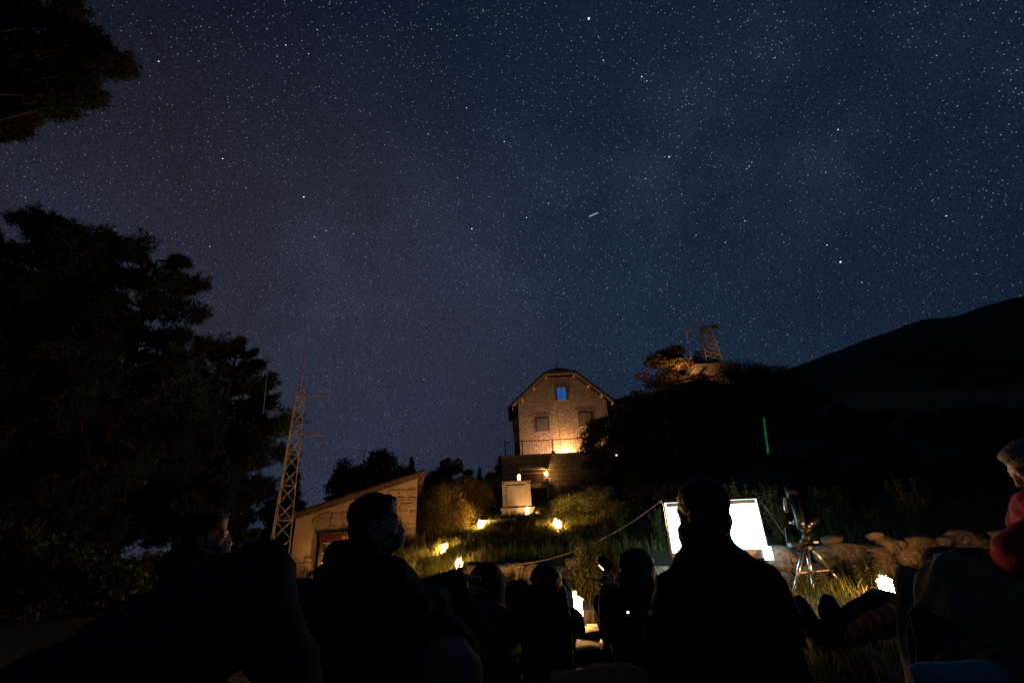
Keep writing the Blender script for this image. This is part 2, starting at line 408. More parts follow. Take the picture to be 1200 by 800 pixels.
prof(930, (7.9, .0), (9.2, .15), (11, ('py', 618)), (15, ('py', 592)), (25, ('py', 540)), (35, ('py', 500)), (45, ('py', 468)), (60, ('py', 448)), (90, 24), (180, 20), (900, -6))
prof(1050, (7.7, .0), (9, .2), (11, ('py', 612)), (15, ('py', 595)), (25, ('py', 555)), (40, ('py', 515)), (60, ('py', 485)), (100, ('py', 455)), (180, 40), (900, -6))
prof(1200, (7.4, .0), (9, .2), (11, ('py', 605)), (15, ('py', 585)), (30, ('py', 540)), (60, ('py', 490)), (100, ('py', 452)), (180, 50), (900, -6))
prof(1700, (7.6, .05), (9.5, .4), (15, 3), (30, 8), (60, 20), (100, 36), (180, 60), (900, -6))
_ts = np.array([p[0] for p in _prof])
def height_np(x, y):
    x = np.asarray(x, float); y = np.asarray(y, float)
    t = x / np.maximum(y, 4.0)
    Zs = np.stack([np.interp(y, p[1], p[2]) for p in _prof])
    i = np.clip(np.searchsorted(_ts, t) - 1, 0, len(_ts) - 2)
    f = np.clip((t - _ts[i]) / (_ts[i + 1] - _ts[i]), 0, 1); f = f * f * (3 - 2 * f)
    idx = np.arange(x.size).reshape(x.shape)
    Zf = Zs.reshape(len(_ts), -1)
    z = Zf[i.ravel(), idx.ravel()].reshape(x.shape) * (1 - f) + Zf[(i + 1).ravel(), idx.ravel()].reshape(x.shape) * f
    # retaining step behind the boulder wall
    d = Vector((W_B.x - W_A.x, W_B.y - W_A.y)); n = Vector((-d.y, d.x)).normalized(); L = d.length; d = d / L
    s = (x - W_A.x) * d.x + (y - W_A.y) * d.y; q = (x - W_A.x) * n.x + (y - W_A.y) * n.y
    st = np.clip((q - .15) / .35, 0, 1); st = st * st * (3 - 2 * st)
    en = np.clip((s + .6) / 1.2, 0, 1)
    fadeback = np.clip(1 - (q - .5) / 3.5, 0, 1)
    z = z + .52 * st * en * fadeback
    amp = np.clip((y - 7) / 12, 0, 1) * .10
    z = z + amp * (np.sin(x * 1.7 + y * .6) * np.cos(y * 1.3 - x * .4) + .5 * np.sin(x * 3.9 - y * 2.7))
    z = z + .012 * np.sin(x * 5.1) * np.cos(y * 4.3)
    return z
def gz(x, y): return float(height_np(np.array([x]), np.array([y]))[0])
def on(px, py, ymax=120):
    """where the line of sight through a pixel first meets the ground"""
    Ys = np.concatenate([np.linspace(1.0, 40, 1600), np.linspace(40, ymax, 800)])
    d = pdir(px, py); k = Ys / d.y
    below = np.nonzero(CAM.z + d.z * k < height_np(d.x * k, Ys))[0]
    i = below[0] if len(below) else len(Ys) - 1
    p = CAM + d * k[i]; p.z = gz(p.x, p.y); return p
def gat(px, Y, py=640):
    """point of the ground at distance Y in the direction of a photo column"""
    p = at(px, py, Y)
    for _ in range(3):
        z = gz(p.x, p.y)
        dz = (z - CAM.z) / Y                    # row that shows this height
        lo, hi = -800, 1400
        for _ in range(30):
            m = (lo + hi) / 2
            if at(px, m, Y).z > z: lo = m
            else: hi = m
        p = at(px, (lo + hi) / 2, Y)
    p.z = gz(p.x, p.y); return p

def build_ground():
    def axis(lo, hi, spans):
        out = [lo]
        while out[-1] < hi:
            v = out[-1]; st = next(s for a, b, s in spans if a <= v < b); out.append(v + st)
        return np.array(out)
    xs = axis(-700, 700, [(-9e9, -150, 60), (-150, -40, 9), (-40, -14, 1.6), (-14, 14, .22), (14, 40, .9), (40, 150, 6), (150, 9e9, 60)])
    ys = axis(-120, 1500, [(-9e9, -20, 25), (-20, 0, 3), (0, 6, .5), (6, 30, .22), (30, 60, .8), (60, 150, 5), (150, 9e9, 60)])
    X, Y = np.meshgrid(xs, ys); Z = height_np(X, Y)
    V = np.stack([X, Y, Z], -1).reshape(-1, 3); nx = len(xs); ny = len(ys)
    a = (np.arange(ny - 1)[:, None] * nx + np.arange(nx - 1)[None, :]).ravel()
    Fc = np.stack([a, a + 1, a + nx + 1, a + nx], 1)
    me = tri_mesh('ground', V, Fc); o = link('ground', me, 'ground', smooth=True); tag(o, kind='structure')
build_ground()

def build_mountain():
    crest = [(700, 470), (860, 448), (930, 431), (980, 412), (1010, 400), (1050, 385), (1085, 374), (1120, 369), (1150, 360), (1200, 348), (1300, 330), (1450, 318), (1700, 330), (2100, 380)]
    cp = [at(px, py, 210) for px, py in crest]
    xs = np.linspace(cp[0].x, cp[-1].x, 260); zc = np.interp(xs, [p.x for p in cp], [p.z for p in cp])
    zc = zc + np.array([mnoise.fractal(Vector((x * .05, 3.3, 0)), 1.0, 2.0, 5) * 1.1 for x in xs])
    rows = [(-120, -.02), (-95, .18), (-70, .38), (-45, .62), (-25, .80), (-10, .94), (0, 1.0), (15, .97), (60, .75), (160, .2), (230, -.1)]
    V = []
    for dy, k in rows:
        for x, z in zip(xs, zc):
            nz = mnoise.fractal(Vector((x * .03, dy * .03, 1.7)), 1.0, 2.0, 5) * 5.0 * (1 - abs(k - .5) * 2 if k < 1 else 0)
            V.append((x, 210 + dy + nz * .6, -6 + (z + 6) * k + nz))
    V = np.array(V); nx = len(xs); ny = len(rows)
    a = (np.arange(ny - 1)[:, None] * nx + np.arange(nx - 1)[None, :]).ravel()
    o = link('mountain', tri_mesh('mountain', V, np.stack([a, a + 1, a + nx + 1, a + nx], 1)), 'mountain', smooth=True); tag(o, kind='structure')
build_mountain()

# ------------------------------------------------------------------ foliage
def leaf_quads(P, size, rng, flat=0.0, aspect=.5):
    """diamond leaves at points P"""
    n = len(P); a = rng.normal(size=(n, 3)); a[:, 2] *= (1 - flat); a /= np.linalg.norm(a, axis=1)[:, None]
    b = rng.normal(size=(n, 3)); b -= (b * a).sum(1)[:, None] * a; b /= np.linalg.norm(b, axis=1)[:, None]
    s = size * rng.uniform(.6, 1.4, n)[:, None]
    c = np.cross(a, b) * s * .12
    V = np.stack([P - a * s * .5, P + b * s * aspect * .5 + c, P + a * s * .5, P - b * s * aspect * .5 + c], 1).reshape(-1, 3)
    i = np.arange(n)[:, None] * 4
    return V, i + np.array([[0, 1, 2, 3]])
def crown_points(rng, clumps, per, spread):
    """clumps: (x,y,z,r)"""
    out = []
    for x, y, z, r in clumps:
        d = rng.normal(size=(per, 3)); d /= np.linalg.norm(d, axis=1)[:, None]
        q = d * (rng.uniform(.25, 1.0, per) ** .5)[:, None] * r * np.array([1, 1, .8]); q += rng.normal(size=(per, 3)) * spread * r
        out.append(q + np.array([x, y, z]))
    return np.concatenate(out)
def make_tree_meshes(seed, h, rx, trunk_frac, n_clump, per, leaf, top_heavy=1.0, clump_r=.28):
    """trunk+limb mesh and crown mesh for a broadleaf tree of height h"""
    rng = np.random.default_rng(seed); mb = MB()
    z0 = h * trunk_frac; cl = []
    for i in range(n_clump):
        u = rng.uniform(); th = rng.uniform(0, 2 * PI); zz = z0 + (h - z0) * (u ** (1 / top_heavy)) * .93
        k = (zz - z0) / (h - z0); env = max(.25, math.sin(PI * min(.98, .18 + .80 * k)) ** .7)
        r = rx * env * rng.uniform(.25, 1.0); cl.append((r * math.cos(th), r * math.sin(th), zz, clump_r * rx * rng.uniform(.6, 1.15)))
    tr = .035 * h ** .8
    lean = rng.normal(size=2) * .03 * h
    mb.tube([(0, 0, -.3), (lean[0] * .3, lean[1] * .3, h * .3), (lean[0] * .7, lean[1] * .7, h * .6), (lean[0], lean[1], h * .88)], [tr * 1.25, tr, tr * .6, tr * .15], 9)
    for x, y, z, r in cl[:max(8, n_clump // 2)]:
        zs = max(h * .08, z - math.hypot(x, y) * .7 - .1 * h); k = zs / h
        a = Vector((lean[0] * k, lean[1] * k, zs)); e = Vector((x, y, z))
        m = (a + e) / 2 + Vector((0, 0, .06 * h)); mb.tube([a, m, e], [tr * .35, tr * .22, tr * .06], 5)
    P = crown_points(rng, cl, per, .18); V, Fc = leaf_quads(P, leaf, rng)
    return mb.mesh('trunk'), tri_mesh('crown', V, Fc)
def make_shrub_meshes(seed, n_clump, per, leaf):
    rng = np.random.default_rng(seed); cl = []; mb = MB()
    for i in range(n_clump):
        th = rng.uniform(0, 2 * PI); k = rng.uniform() ** .6; zz = rng.uniform(.12, .92); r = math.sqrt(max(.02, 1 - zz ** 2 * .95)) * k
        c = (r * math.cos(th), r * math.sin(th), zz, .26 * rng.uniform(.7, 1.2)); cl.append(c)
        mb.tube([(0, 0, -.08), (c[0] * .35, c[1] * .35, zz * .5), c[:3]], [.03, .018, .005], 4)
    P = crown_points(rng, cl, per, .22); P[:, 2] = np.abs(P[:, 2])
    V, Fc = leaf_quads(P, leaf, rng); return mb.mesh('stem'), tri_mesh('crown', V, Fc)

def tree(name, label, cat, group, meshes, loc, scale=1.0, rz=0.0, leafmat='leaf_dark', barkname='trunk'):
    t = empty(name, loc, rz); t.scale = scale if isinstance(scale, tuple) else (scale,) * 3
    a = link(barkname, meshes[0], 'bark', t, True); c = link('crown', meshes[1], None, t)
    if not c.data.materials: c.data.materials.append(MATS[leafmat])
    else:
        c.material_slots[0].link = 'OBJECT'; c.material_slots[0].material = MATS[leafmat]
    tag(t, label, cat, group); return t

def needle_tufts(P, Dv, rng, n_needle, length, width):
    """P tuft bases, Dv tuft directions: each tuft a spray of thin triangles"""
    n = len(P); P = np.repeat(P, n_needle, 0); D = np.repeat(Dv, n_needle, 0)
    d = D * .75 + rng.normal(size=P.shape) * .55; d /= np.linalg.norm(d, axis=1)[:, None]
    b = np.cross(d, rng.normal(size=P.shape)); b /= np.linalg.norm(b, axis=1)[:, None]
    L = length * rng.uniform(.6, 1.15, len(P))[:, None]; P = P + D * rng.uniform(-.5, .5, len(P))[:, None] * length
    V = np.stack([P - b * width, P + b * width, P + d * L], 1).reshape(-1, 3); i = np.arange(len(P))[:, None] * 3
    return V, i + np.array([[0, 1, 2]])
def make_pine(seed, h, rx, bare, n_limb, tufts_per, length=.17, conical=False, n_needle=13, width=.006):
    rng = np.random.default_rng(seed); mb = MB(); tr = .03 * h ** .85
    lx, ly = rng.normal(size=2) * .025 * h
    ax = lambda k: Vector((lx * k * k, ly * k * k, h * k))
    mb.tube([ax(0) - Vector((0, 0, .4)), ax(.25), ax(.5), ax(.75), ax(.98)], [tr * 1.2, tr, tr * .8, tr * .5, tr * .12], 10)
    PP, DD = [], []
    for i in range(n_limb):
        k = bare + (1 - bare) * ((i + rng.uniform(0, 1)) / n_limb); th = i * 2.4 + rng.uniform(-.5, .5)
        q = (k - bare) / (1 - bare)
        env = (1 - q) ** .9 + .06 if conical else (math.sin(PI * min(1, .22 + .72 * q)) ** .8 + .05)
        Lr = rx * env * rng.uniform(.55, 1.1)
        a = ax(k * .985); rise = (-.18 if conical else rng.uniform(-.1, .75)) * Lr
        o = Vector((math.cos(th), math.sin(th), 0)); sd = Vector((-o.y, o.x, 0))
        e = a + o * Lr + Vector((0, 0, rise)); m = a + o * Lr * .5 + Vector((0, 0, rise * .3 + .04 * Lr))
        mb.tube([a, m, e], [tr * .30 * (1.1 - q * .6), tr * .18, tr * .04], 5)
        nt = max(12, int(tufts_per * (Lr / rx)))
        # twigs carrying tufts, gathered into plates toward the limb's end
        nb = max(3, int(5 * Lr / rx) + 2)
        for j in range(nb):
            u = .3 + .7 * (j + rng.uniform()) / nb; c = a.lerp(m, u * 2) if u < .5 else m.lerp(e, u * 2 - 1)
            tl = Lr * rng.uniform(.16, .38); s = rng.choice([-1, 1]); dv = (o * rng.uniform(.2, .9) + sd * s * rng.uniform(.2, .9) + Vector((0, 0, rng.uniform(.0, .5)))).normalized()
            te = c + dv * tl; mb.tube([c, te], [tr * .05, tr * .02], 4)
            nn = max(3, nt // nb)
            uu = rng.uniform(0, 1.05, nn)[:, None]
            pts = np.array(c)[None] * (1 - uu) + np.array(te)[None] * uu + rng.normal(size=(nn, 3)) * tl * np.array([.30, .30, .27])
            dd = np.array(dv)[None] + rng.normal(size=(nn, 3)) * .6 + np.array([0, 0, .35]); dd /= np.linalg.norm(dd, axis=1)[:, None]
            PP.append(pts); DD.append(dd)
    V, Fc = needle_tufts(np.concatenate(PP), np.concatenate(DD), rng, n_needle, length, width)
    return mb.mesh('trunk'), tri_mesh('crown', V, Fc)

# --- pines at the left
def pine_at(seed, px, top_py, Y, rx, bare, n_limb, tufts, label, **kw):
    b = gat(px, Y); top = at(px, top_py, Y); h = top.z - b.z + .1
    ms = make_pine(seed, h, rx, bare, n_limb, tufts, **kw)
    # stand so that the top falls in the photo's column
    return tree('pine_tree', label, 'tree', 'pines at the edge of the clearing', ms, (top.x, top.y, b.z - .05), 1.0, 0, 'pine_needle')
pine_at(11, 75, 268, 12.5, 3.0, .10, 80, 360, 'tallest dark pine at the edge of the clearing, farthest from the stone shed', length=.22, width=.012)
pine_at(12, -60, 262, 10.0, 2.3, .10, 60, 320, 'dark pine half out of view beside the tallest pine', length=.22, width=.012)
pine_at(13, 188, 316, 13.5, 2.3, .12, 64, 320, 'dark pine of middle height between two other pines', length=.22, width=.012)
pine_at(14, 278, 408, 15.0, 1.9, .16, 54, 300, 'lowest dark pine, nearest the lattice mast and stone shed', length=.2, width=.012)
pine_at(15, 130, 430, 17.0, 2.6, .06, 54, 300, 'dark pine standing behind the tall pines, its crown down to the ground', length=.22, width=.014)
pine_at(16, 245, 470, 19.5, 2.3, .25, 40, 220, 'slender dark pine seen between pine trunks, sky showing under its limbs', length=.22, width=.014)
# overhanging pine bough at the upper left: a tree whose trunk stands left of the view
def overhang():
    root = Vector((-9.2, 4.6, gz(-9.2, 4.6))); rng = np.random.default_rng(21); mb = MB()
    mb.tube([root - Vector((0, 0, .3)), root + Vector((.1, 0, 3)), root + Vector((.25, .1, 6)), root + Vector((.4, .1, 9.2))], [.26, .22, .17, .05], 10)
    PP, DD = [], []
    spots = [(30, 40, 5.2), (75, 28, 5.0), (110, 40, 5.1), (60, 85, 5.0), (105, 80, 5.0), (130, 72, 5.1), (148, 74, 5.1), (20, 100, 5.1), (80, 120, 5.0), (112, 112, 5.1),
             (40, 130, 5.2), (28, 146, 5.2), (10, 60, 5.0), (90, 5, 5.1), (40, -20, 5.1), (-20, 80, 5.0), (-30, 20, 5.0), (122, 55, 5.0), (60, 55, 5.3), (100, 105, 5.3), (0, 150, 5.2), (-40, 130, 5.1), (120, -40, 5.0), (60, -70, 5.0), (20, 20, 5.2), (45, 10, 5.2), (15, 120, 5.3), (60, 105, 5.2), (5, 35, 5.3), (85, 60, 5.2), (45, 60, 5.4), (25, 75, 5.3)]
    for px, py, Y in spots:
        e = at(px, py, Y); a = root + Vector((.3, .1, max(3.0, e.z - root.z - 1.6))); m = (a + e) / 2 + Vector((0, 0, .35))
        m = m + Vector(rng.normal(size=3) * .25); mb.tube([a, (a + m) / 2 + Vector(rng.normal(size=3) * .12), m, e], [.04, .026, .018, .006], 5); dv = (e - m).normalized()
        nn = 460
        q = rng.normal(size=(nn, 3)); q /= np.linalg.norm(q, axis=1)[:, None]
        pts = np.array(e)[None] + q * (rng.uniform(0, 1, nn) ** .45)[:, None] * np.array([.22, .26, .15]) - np.array(dv)[None] * rng.uniform(0, .3, nn)[:, None]
        dd = np.array(dv)[None] * .5 + rng.normal(size=(nn, 3)) * .7 + np.array([0, 0, .3]); dd /= np.linalg.norm(dd, axis=1)[:, None]
        PP.append(pts); DD.append(dd)
    V, Fc = needle_tufts(np.concatenate(PP), np.concatenate(DD), rng, 14, .09, .0045)
    t = empty('pine_tree', root); off = np.array(root)
    mb.v = [tuple(Vector(v) - root) for v in mb.v]
    mb.build('trunk', 'bark', t, True); link('crown', tri_mesh('crown', V - off[None], Fc), 'pine_needle', t)
    tag(t, 'pine bough hanging into the sky high above the other pines', 'tree', 'pines at the edge of the clearing')
overhang()

# --- broadleaf trees and conifers behind the shed
TM = [make_tree_meshes(31, 6.0, 2.1, .12, 60, 260, .20), make_tree_meshes(32, 6.0, 2.4, .08, 60, 260, .20, .9), make_tree_meshes(33, 6.0, 1.9, .06, 56, 260, .19)]
CM = [make_pine(41, 6.0, 1.5, .04, 70, 190, length=.26, conical=True, n_needle=9, width=.016), make_pine(42, 6.0, 1.9, .04, 66, 220, length=.26, conical=True, n_needle=9, width=.018)]
def tree_at(meshes, px, top_py, Y, label, cat='tree', group='trees behind the shed', name='broadleaf_tree', wid=1.0, rz=0, leafmat='leaf_dark', base_z=None):
    top = at(px, top_py, Y); bz = gz(top.x, top.y) if base_z is None else base_z; h = top.z - bz
    s = h / 6.0; return tree(name, label, cat, group, meshes, (top.x, top.y, bz - .05), (s * wid, s * wid, s), rz, leafmat)
tree_at(TM[0], 446, 526, 27, 'tall dark leafy tree rising behind the middle of the shed roof', wid=.72)
tree_at(TM[1], 408, 540, 26, 'dark leafy tree beside a taller one behind the low side of the shed roof', wid=.75, rz=1.0)
tree_at(CM[0], 484, 534, 30, 'small pointed conifer just behind the top corner of the shed roof', name='conifer_tree', wid=.7, rz=.4)
tree_at(CM[1], 345, 536, 24, 'dark conifer between the lattice mast and the shed roof', name='conifer_tree', wid=.9)
tree_at(TM[2], 528, 531, 34, 'round-topped dark tree between the shed and the house', wid=1.0, rz=.5)
tree_at(CM[0], 562, 546, 40, 'small dark conifer just left of the house terrace wall', name='conifer_tree', wid=.9, rz=2)
tree_at(CM[1], 585, 533, 48, 'dark conifer hard against the house terrace, behind its railing', name='conifer_tree', wid=.9, rz=1)
tree_at(TM[2], 427, 535, 29, 'dark leafy tree between two taller ones behind the shed roof', wid=.85, rz=.3)
tree_at(TM[0], 470, 545, 31, 'dark leafy tree behind the upper part of the shed roof', wid=.8, rz=2.6)
tree_at(TM[1], 505, 551, 33, 'dark tree behind the tall olive bush by the shed corner', wid=.9, rz=4.0)
tree_at(TM[0], 548, 549, 36, 'dark tree behind the broad olive bush', wid=1.0, rz=5.0)
tree_at(TM[1], 575, 552, 42, 'dark tree filling the gap beside the terrace wall', wid=1.0, rz=1.4)
tree_at(TM[0], 330, 600, 30, 'low dark tree glimpsed under the pines behind the mast', wid=1.1, rz=2.2)

# --- shrubs
SM = [make_shrub_meshes(51, 26, 130, .085), make_shrub_meshes(52, 26, 130, .075), make_shrub_meshes(53, 22, 140, .095)]
SMF = [make_shrub_meshes(61, 40, 300, .040), make_shrub_meshes(62, 40, 300, .036)]
def shrub(px, py_top, Y, w, label, group, leafmat='leaf_dark', meshes=None, name='shrub', cat='shrub', h=None, rz=None):
    b = gat(px, Y)
    if h is None:
        h = max(.4, at(px, py_top, Y).z - b.z)
    return tree(name, label, cat, group, meshes or random.choice(SM), (b.x, b.y, b.z - .05), (w, w * .9, h), random.uniform(0, 6) if rz is None else rz, leafmat, 'stem')
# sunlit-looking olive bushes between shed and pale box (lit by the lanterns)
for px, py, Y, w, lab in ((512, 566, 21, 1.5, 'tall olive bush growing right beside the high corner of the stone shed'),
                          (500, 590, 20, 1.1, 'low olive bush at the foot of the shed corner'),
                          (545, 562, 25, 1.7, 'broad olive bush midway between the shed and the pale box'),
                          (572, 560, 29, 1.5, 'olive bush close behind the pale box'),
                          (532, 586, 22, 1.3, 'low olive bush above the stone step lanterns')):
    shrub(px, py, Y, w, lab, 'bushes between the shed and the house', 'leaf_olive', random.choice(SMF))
# dark shrubs on the slope at the right
for i in range(95):
    px = random.uniform(690, 1230); Y = random.uniform(15, 58) if px > 760 else random.uniform(15, 34)
    if 640 < px < 745 and Y < 20: Y += 4
    p = gat(px, Y)
    w = random.uniform(.7, 1.5) * (.6 + Y / 40); h = random.uniform(.7, 1.3) * (.5 + Y / 40)
    # keep the house, pale box and hut in view
    topz = p.z + h; lim = at(px, 470 if px < 770 else (462 if px < 830 else 440), Y).z
    if topz > lim: h = max(.4, lim - p.z)
    if px < 765 and Y > 33: continue
    size = 'small' if w < 1.0 else ('broad' if w > 1.9 else 'rounded'); tall = 'low' if h < .8 else ('tall' if h > 1.5 else 'middling')
    where = 'just above the boulder wall' if Y < 21 else ('halfway up the slope' if Y < 36 else 'high on the slope')
    what = 'below the house bushes' if px < 770 else ('behind the projection screen' if px < 890 else ('behind the telescope' if px < 970 else ('behind the tilted lantern' if px < 1090 else 'behind the person in crimson')))
    shrub(px, 0, Y, w, '%s %s dark shrub %s %s' % (tall, size, where, what), 'shrubs on the dark slope', 'leaf_dark', h=h)
for i, (px, Y, w, h) in enumerate(((20, 15, 2.2, 1.6), (80, 17, 2.4, 1.5), (150, 19, 2.4, 1.4), (205, 22, 2.0, 1.0), (-40, 13, 2.0, 1.6), (120, 26, 3.0, 1.6), (250, 27, 2.4, .9), (50, 28, 3.2, 1.7), (300, 30, 2.5, .9), (-30, 9.5, 1.5, 1.7), (40, 10, 1.6, 1.3), (110, 10.5, 1.6, 1.2), (170, 11.5, 1.5, 1.1), (215, 13, 1.4, .9))):
    shrub(px, 0, Y, w, 'dark low shrub filling the ground under the pines', 'undergrowth below the pines', 'leaf_dark', h=h)
# big bush beside the house and trees near the hut
tree_at(TM[2], 712, 482, 27.5, 'big dark round bush hiding the right corner of the house', 'bush', None, 'tall_bush', wid=1.35, rz=.9)
tree_at(TM[1], 745, 460, 29, 'tallest dark bush on the slope right of the house', 'bush', None, 'tall_bush', wid=1.15, rz=2.0)
tree_at(TM[0], 775, 458, 33, 'dark bush between the tallest bush and the hilltop hut', 'bush', None, 'tall_bush', wid=1.2, rz=3.0)
for px, py, lab in ((842, 446, 'dark wide bush standing in front of the hilltop hut'), (872, 428, 'dark bush on the crest just right of the hilltop mast'), (905, 432, 'last dark bush on the crest before the mountain')):
    shrub(px, py, 44, 3.4, lab, None, 'leaf_dark', SMF[0], name='tall_bush', cat='bush')
shrub(897, 478, 24.5, 1.5, 'dark shrub struck by the green laser light', None, 'leaf_dark', SMF[1])
shrub(672, 566, 24, 1.0, 'light green feathery bush right of the pale box', None, 'leaf_weed', SMF[1])
shrub(690, 588, 19, 1.5, 'wide yellow-green bush above the paired lanterns', None, 'leaf_weed', SMF[0], h=.9)
shrub(668, 588, 21.5, .6, 'small reddish bush under the light green feathery bush', None, 'leaf_red', SMF[0], h=.55)

# ------------------------------------------------------------------ boulder wall
def rock_mesh(seed, sub=3, rough=.22):
    bm = bmesh.new(); bmesh.ops.create_icosphere(bm, subdivisions=sub, radius=1.0)
    off = Vector((seed * 3.1, seed * 1.7, seed * .9))
    for v in bm.verts:
        n = v.co.normalized(); k = 1 + rough * mnoise.fractal(n * 1.1 + off, 1.0, 2.0, 3) * 1.4 + .03 * mnoise.noise(n * 6 + off)
        c = n * k
        for ax in range(3): c[ax] = math.copysign(min(abs(c[ax]), .84 + .08 * math.sin(seed + ax)), c[ax])
        v.co = c
    me = bpy.data.meshes.new('boulder'); bm.to_mesh(me); bm.free(); me.materials.append(MATS['boulder'])
    me.polygons.foreach_set('use_smooth', [True] * len(me.polygons)); return me
ROCKS = [rock_mesh(i + 1) for i in range(8)]
def wall_point(px):
    """where the line of sight in a photo column crosses the wall's face line"""
    d = pdir(px, 660 - (px - 600) * .047); t = d.x / d.y
    a, e = W_A, W_B; ex, ey = e.x - a.x, e.y - a.y
    s = (t * a.y - a.x) / (ex - t * ey); return Vector((a.x + ex * s, a.y + ey * s, 0))
def build_wall():
    root = empty('boulder_wall', (W_A.x, W_A.y, gz(W_A.x, W_A.y)))
    tag(root, 'low retaining wall of big rounded boulders below the grassy slope', 'wall')
    wd = Vector((W_B.x - W_A.x, W_B.y - W_A.y, 0)).normalized(); wang = math.atan2(wd.y, wd.x)
    def put(px, py, wpx, hpx, tilt=0.0, back=0.0):
        p0 = wall_point(px); p = at(px, py, p0.y - .12 + back); dep = (p - CAM).dot(_F)
        o = link('boulder', random.choice(ROCKS), None, root); o.parent = root
        w, h = wpx / 2 * dep / F_PX, hpx / 2 * dep / F_PX
        o.location = p - root.location; o.scale = (w * 1.12, max(.18, min(w, h) * 1.0), h * 1.12); o.rotation_euler = (0, tilt, wang + random.uniform(-.15, .15))
    # the boulders that can be told apart in the photo: centre and size in the picture
    for a in [(598, 670, 36, 20, .05), (626, 671, 24, 22, .3), (575, 676, 30, 18, 0), (534, 678, 16, 20), (552, 684, 20, 22), (612, 690, 36, 18), (586, 692, 26, 16), (640, 690, 28, 16),
              (552, 668, 20, 12), (520, 688, 18, 18), (505, 684, 16, 14), (655, 672, 24, 18), (672, 660, 20, 14), (680, 682, 26, 22), (706, 672, 24, 20), (730, 680, 26, 24), (757, 668, 26, 20), (780, 678, 30, 28),
              (806, 664, 30, 20), (830, 680, 34, 28), (860, 668, 34, 26), (888, 674, 30, 30), (920, 655, 40, 30), (915, 684, 40, 26),
              (1000, 651, 82, 30, .10), (1003, 676, 60, 18), (955, 672, 40, 26), (1041, 640, 20, 22, .6), (1053, 637, 14, 11), (1076, 635, 32, 17), (1070, 652, 36, 24), (1040, 668, 26, 22),
              (1097, 648, 22, 22), (1105, 635, 22, 14), (1132, 636, 40, 30), (1094, 664, 26, 18), (1120, 662, 30, 20), (1160, 652, 34, 28), (1190, 640, 30, 26), (1205, 662, 36, 30), (1170, 628, 24, 14), (1025, 628, 18, 9), (975, 632, 22, 10)]:
        put(*a[:4], tilt=a[4] if len(a) > 4 else random.uniform(-.2, .2))
build_wall()
# boulders on the slope near the house
def loose_rock(px, py, Y, w, h, label, name='boulder'):
    p = at(px, py, Y); p = Vector((p.x, p.y, gz(p.x, p.y)))
    o = link(name, random.choice(ROCKS), None); o.location = p + Vector((0, 0, h * .3)); o.scale = (w, w * .8, h); o.rotation_euler = (0, .1, random.uniform(0, 3)); tag(o, label, 'rock', None); return o
loose_rock(711, 585, 23.5, .62, .42, 'pale angular boulder bedded in the slope right of the red bush')
loose_rock(697, 582, 24.5, .40, .45, 'smaller boulder leaning beside the pale angular one')
loose_rock(632, 602, 25.2, .22, .24, 'pale round stone at the foot of the pale box', 'round_stone')

# ------------------------------------------------------------------ lanterns
def lantern_parts(s=1.0, pane_side=True):
    """meshes of one lantern, base at z=0, body 0.15 wide and 0.30 high"""
    D = {}
    D['base'] = MB().box((0, 0, .010), (.155, .155, .020)).box((0, 0, .027), (.135, .135, .014)).mesh('base')
    D['post'] = MB().box((0, 0, .115), (.014, .014, .162)).mesh('post')
    D['pane'] = MB().box((0, 0, .115), (.112, .003, .150)).mesh('pane')
    r = MB(); r.lathe((0, 0, .196), [(.108, 0), (.110, .008), (.070, .030), (.052, .040)], 4, caps=False)
    r.v = [tuple(Matrix.Rotation(PI / 4, 3, 'Z') @ Vector(v)) for v in r.v]; D['roof'] = r.mesh('roof')
    c = MB()
    for k in range(4):
        for j in (-1, 0, 1):
            q = Matrix.Rotation(k * PI / 2, 3, 'Z'); c.box(q @ Vector((j * .025, .037, .256)), (.012, .006, .044), q)
    c.box((0, 0, .281), (.095, .095, .010)); D['chimney'] = c.mesh('chimney')
    D['handle'] = MB().tube([(.044 * math.cos(a), 0, .286 + .052 * math.sin(a)) for a in np.linspace(0, PI, 11)], .0035, 6).mesh('handle')
    D['candle'] = MB().lathe((0, 0, .034), [(.026, 0), (.027, .05), (.024, .054), (.004, .052)], 12).mesh('candle')
    D['flame'] = MB().lathe((0, 0, .086), [(.002, 0), (.011, .008), (.013, .018), (.008, .032), (.001, .048)], 8).mesh('flame')
    D['roof'].materials.append(MATS['frosted_pane'])  # metal roof made translucent so it glows like light through slots
    for k in ('base', 'post', 'chimney', 'handle'): D[k].materials.append(MATS['white_metal'])
    D['pane'].materials.append(MATS['frosted_pane']); D['candle'].materials.append(MATS['candle_wax']); D['flame'].materials.append(MATS['flame'])
    return D
LP = lantern_parts()
def lantern(loc, label, power, rz=0.0, s=1.0, tilt=(0, 0)):
    t = empty('lantern', loc); t.rotation_euler = (tilt[0], tilt[1], rz); t.scale = (s, s, s); tag(t, label, 'lantern', 'lit white lanterns')
    for k in ('base', 'roof', 'chimney', 'handle'): link(k, LP[k], None, t)
    cdl = link('candle', LP['candle'], None, t, True); link('flame', LP['flame'], None, cdl, True)
    for k in range(4):
        o = link('post', LP['post'], None, t); o.location = (.061 * (1 if k % 2 else -1), .061 * (1 if k // 2 else -1), 0)
        p = link('pane', LP['pane'], None, t); p.rotation_euler = (0, 0, k * PI / 2); p.location = (math.sin(k * PI / 2) * -.062, math.cos(k * PI / 2) * .062, 0)
    ld = bpy.data.lights.new('candle_light', 'POINT'); ld.energy = power * 2.3; ld.color = (1.0, .52, .17); ld.shadow_soft_size = .022 * s
    lo = bpy.data.objects.new('candle_light', ld); COL.objects.link(lo); lo.parent = t; lo.location = (0, 0, .135)
    return t

main_p = on(675, 748)
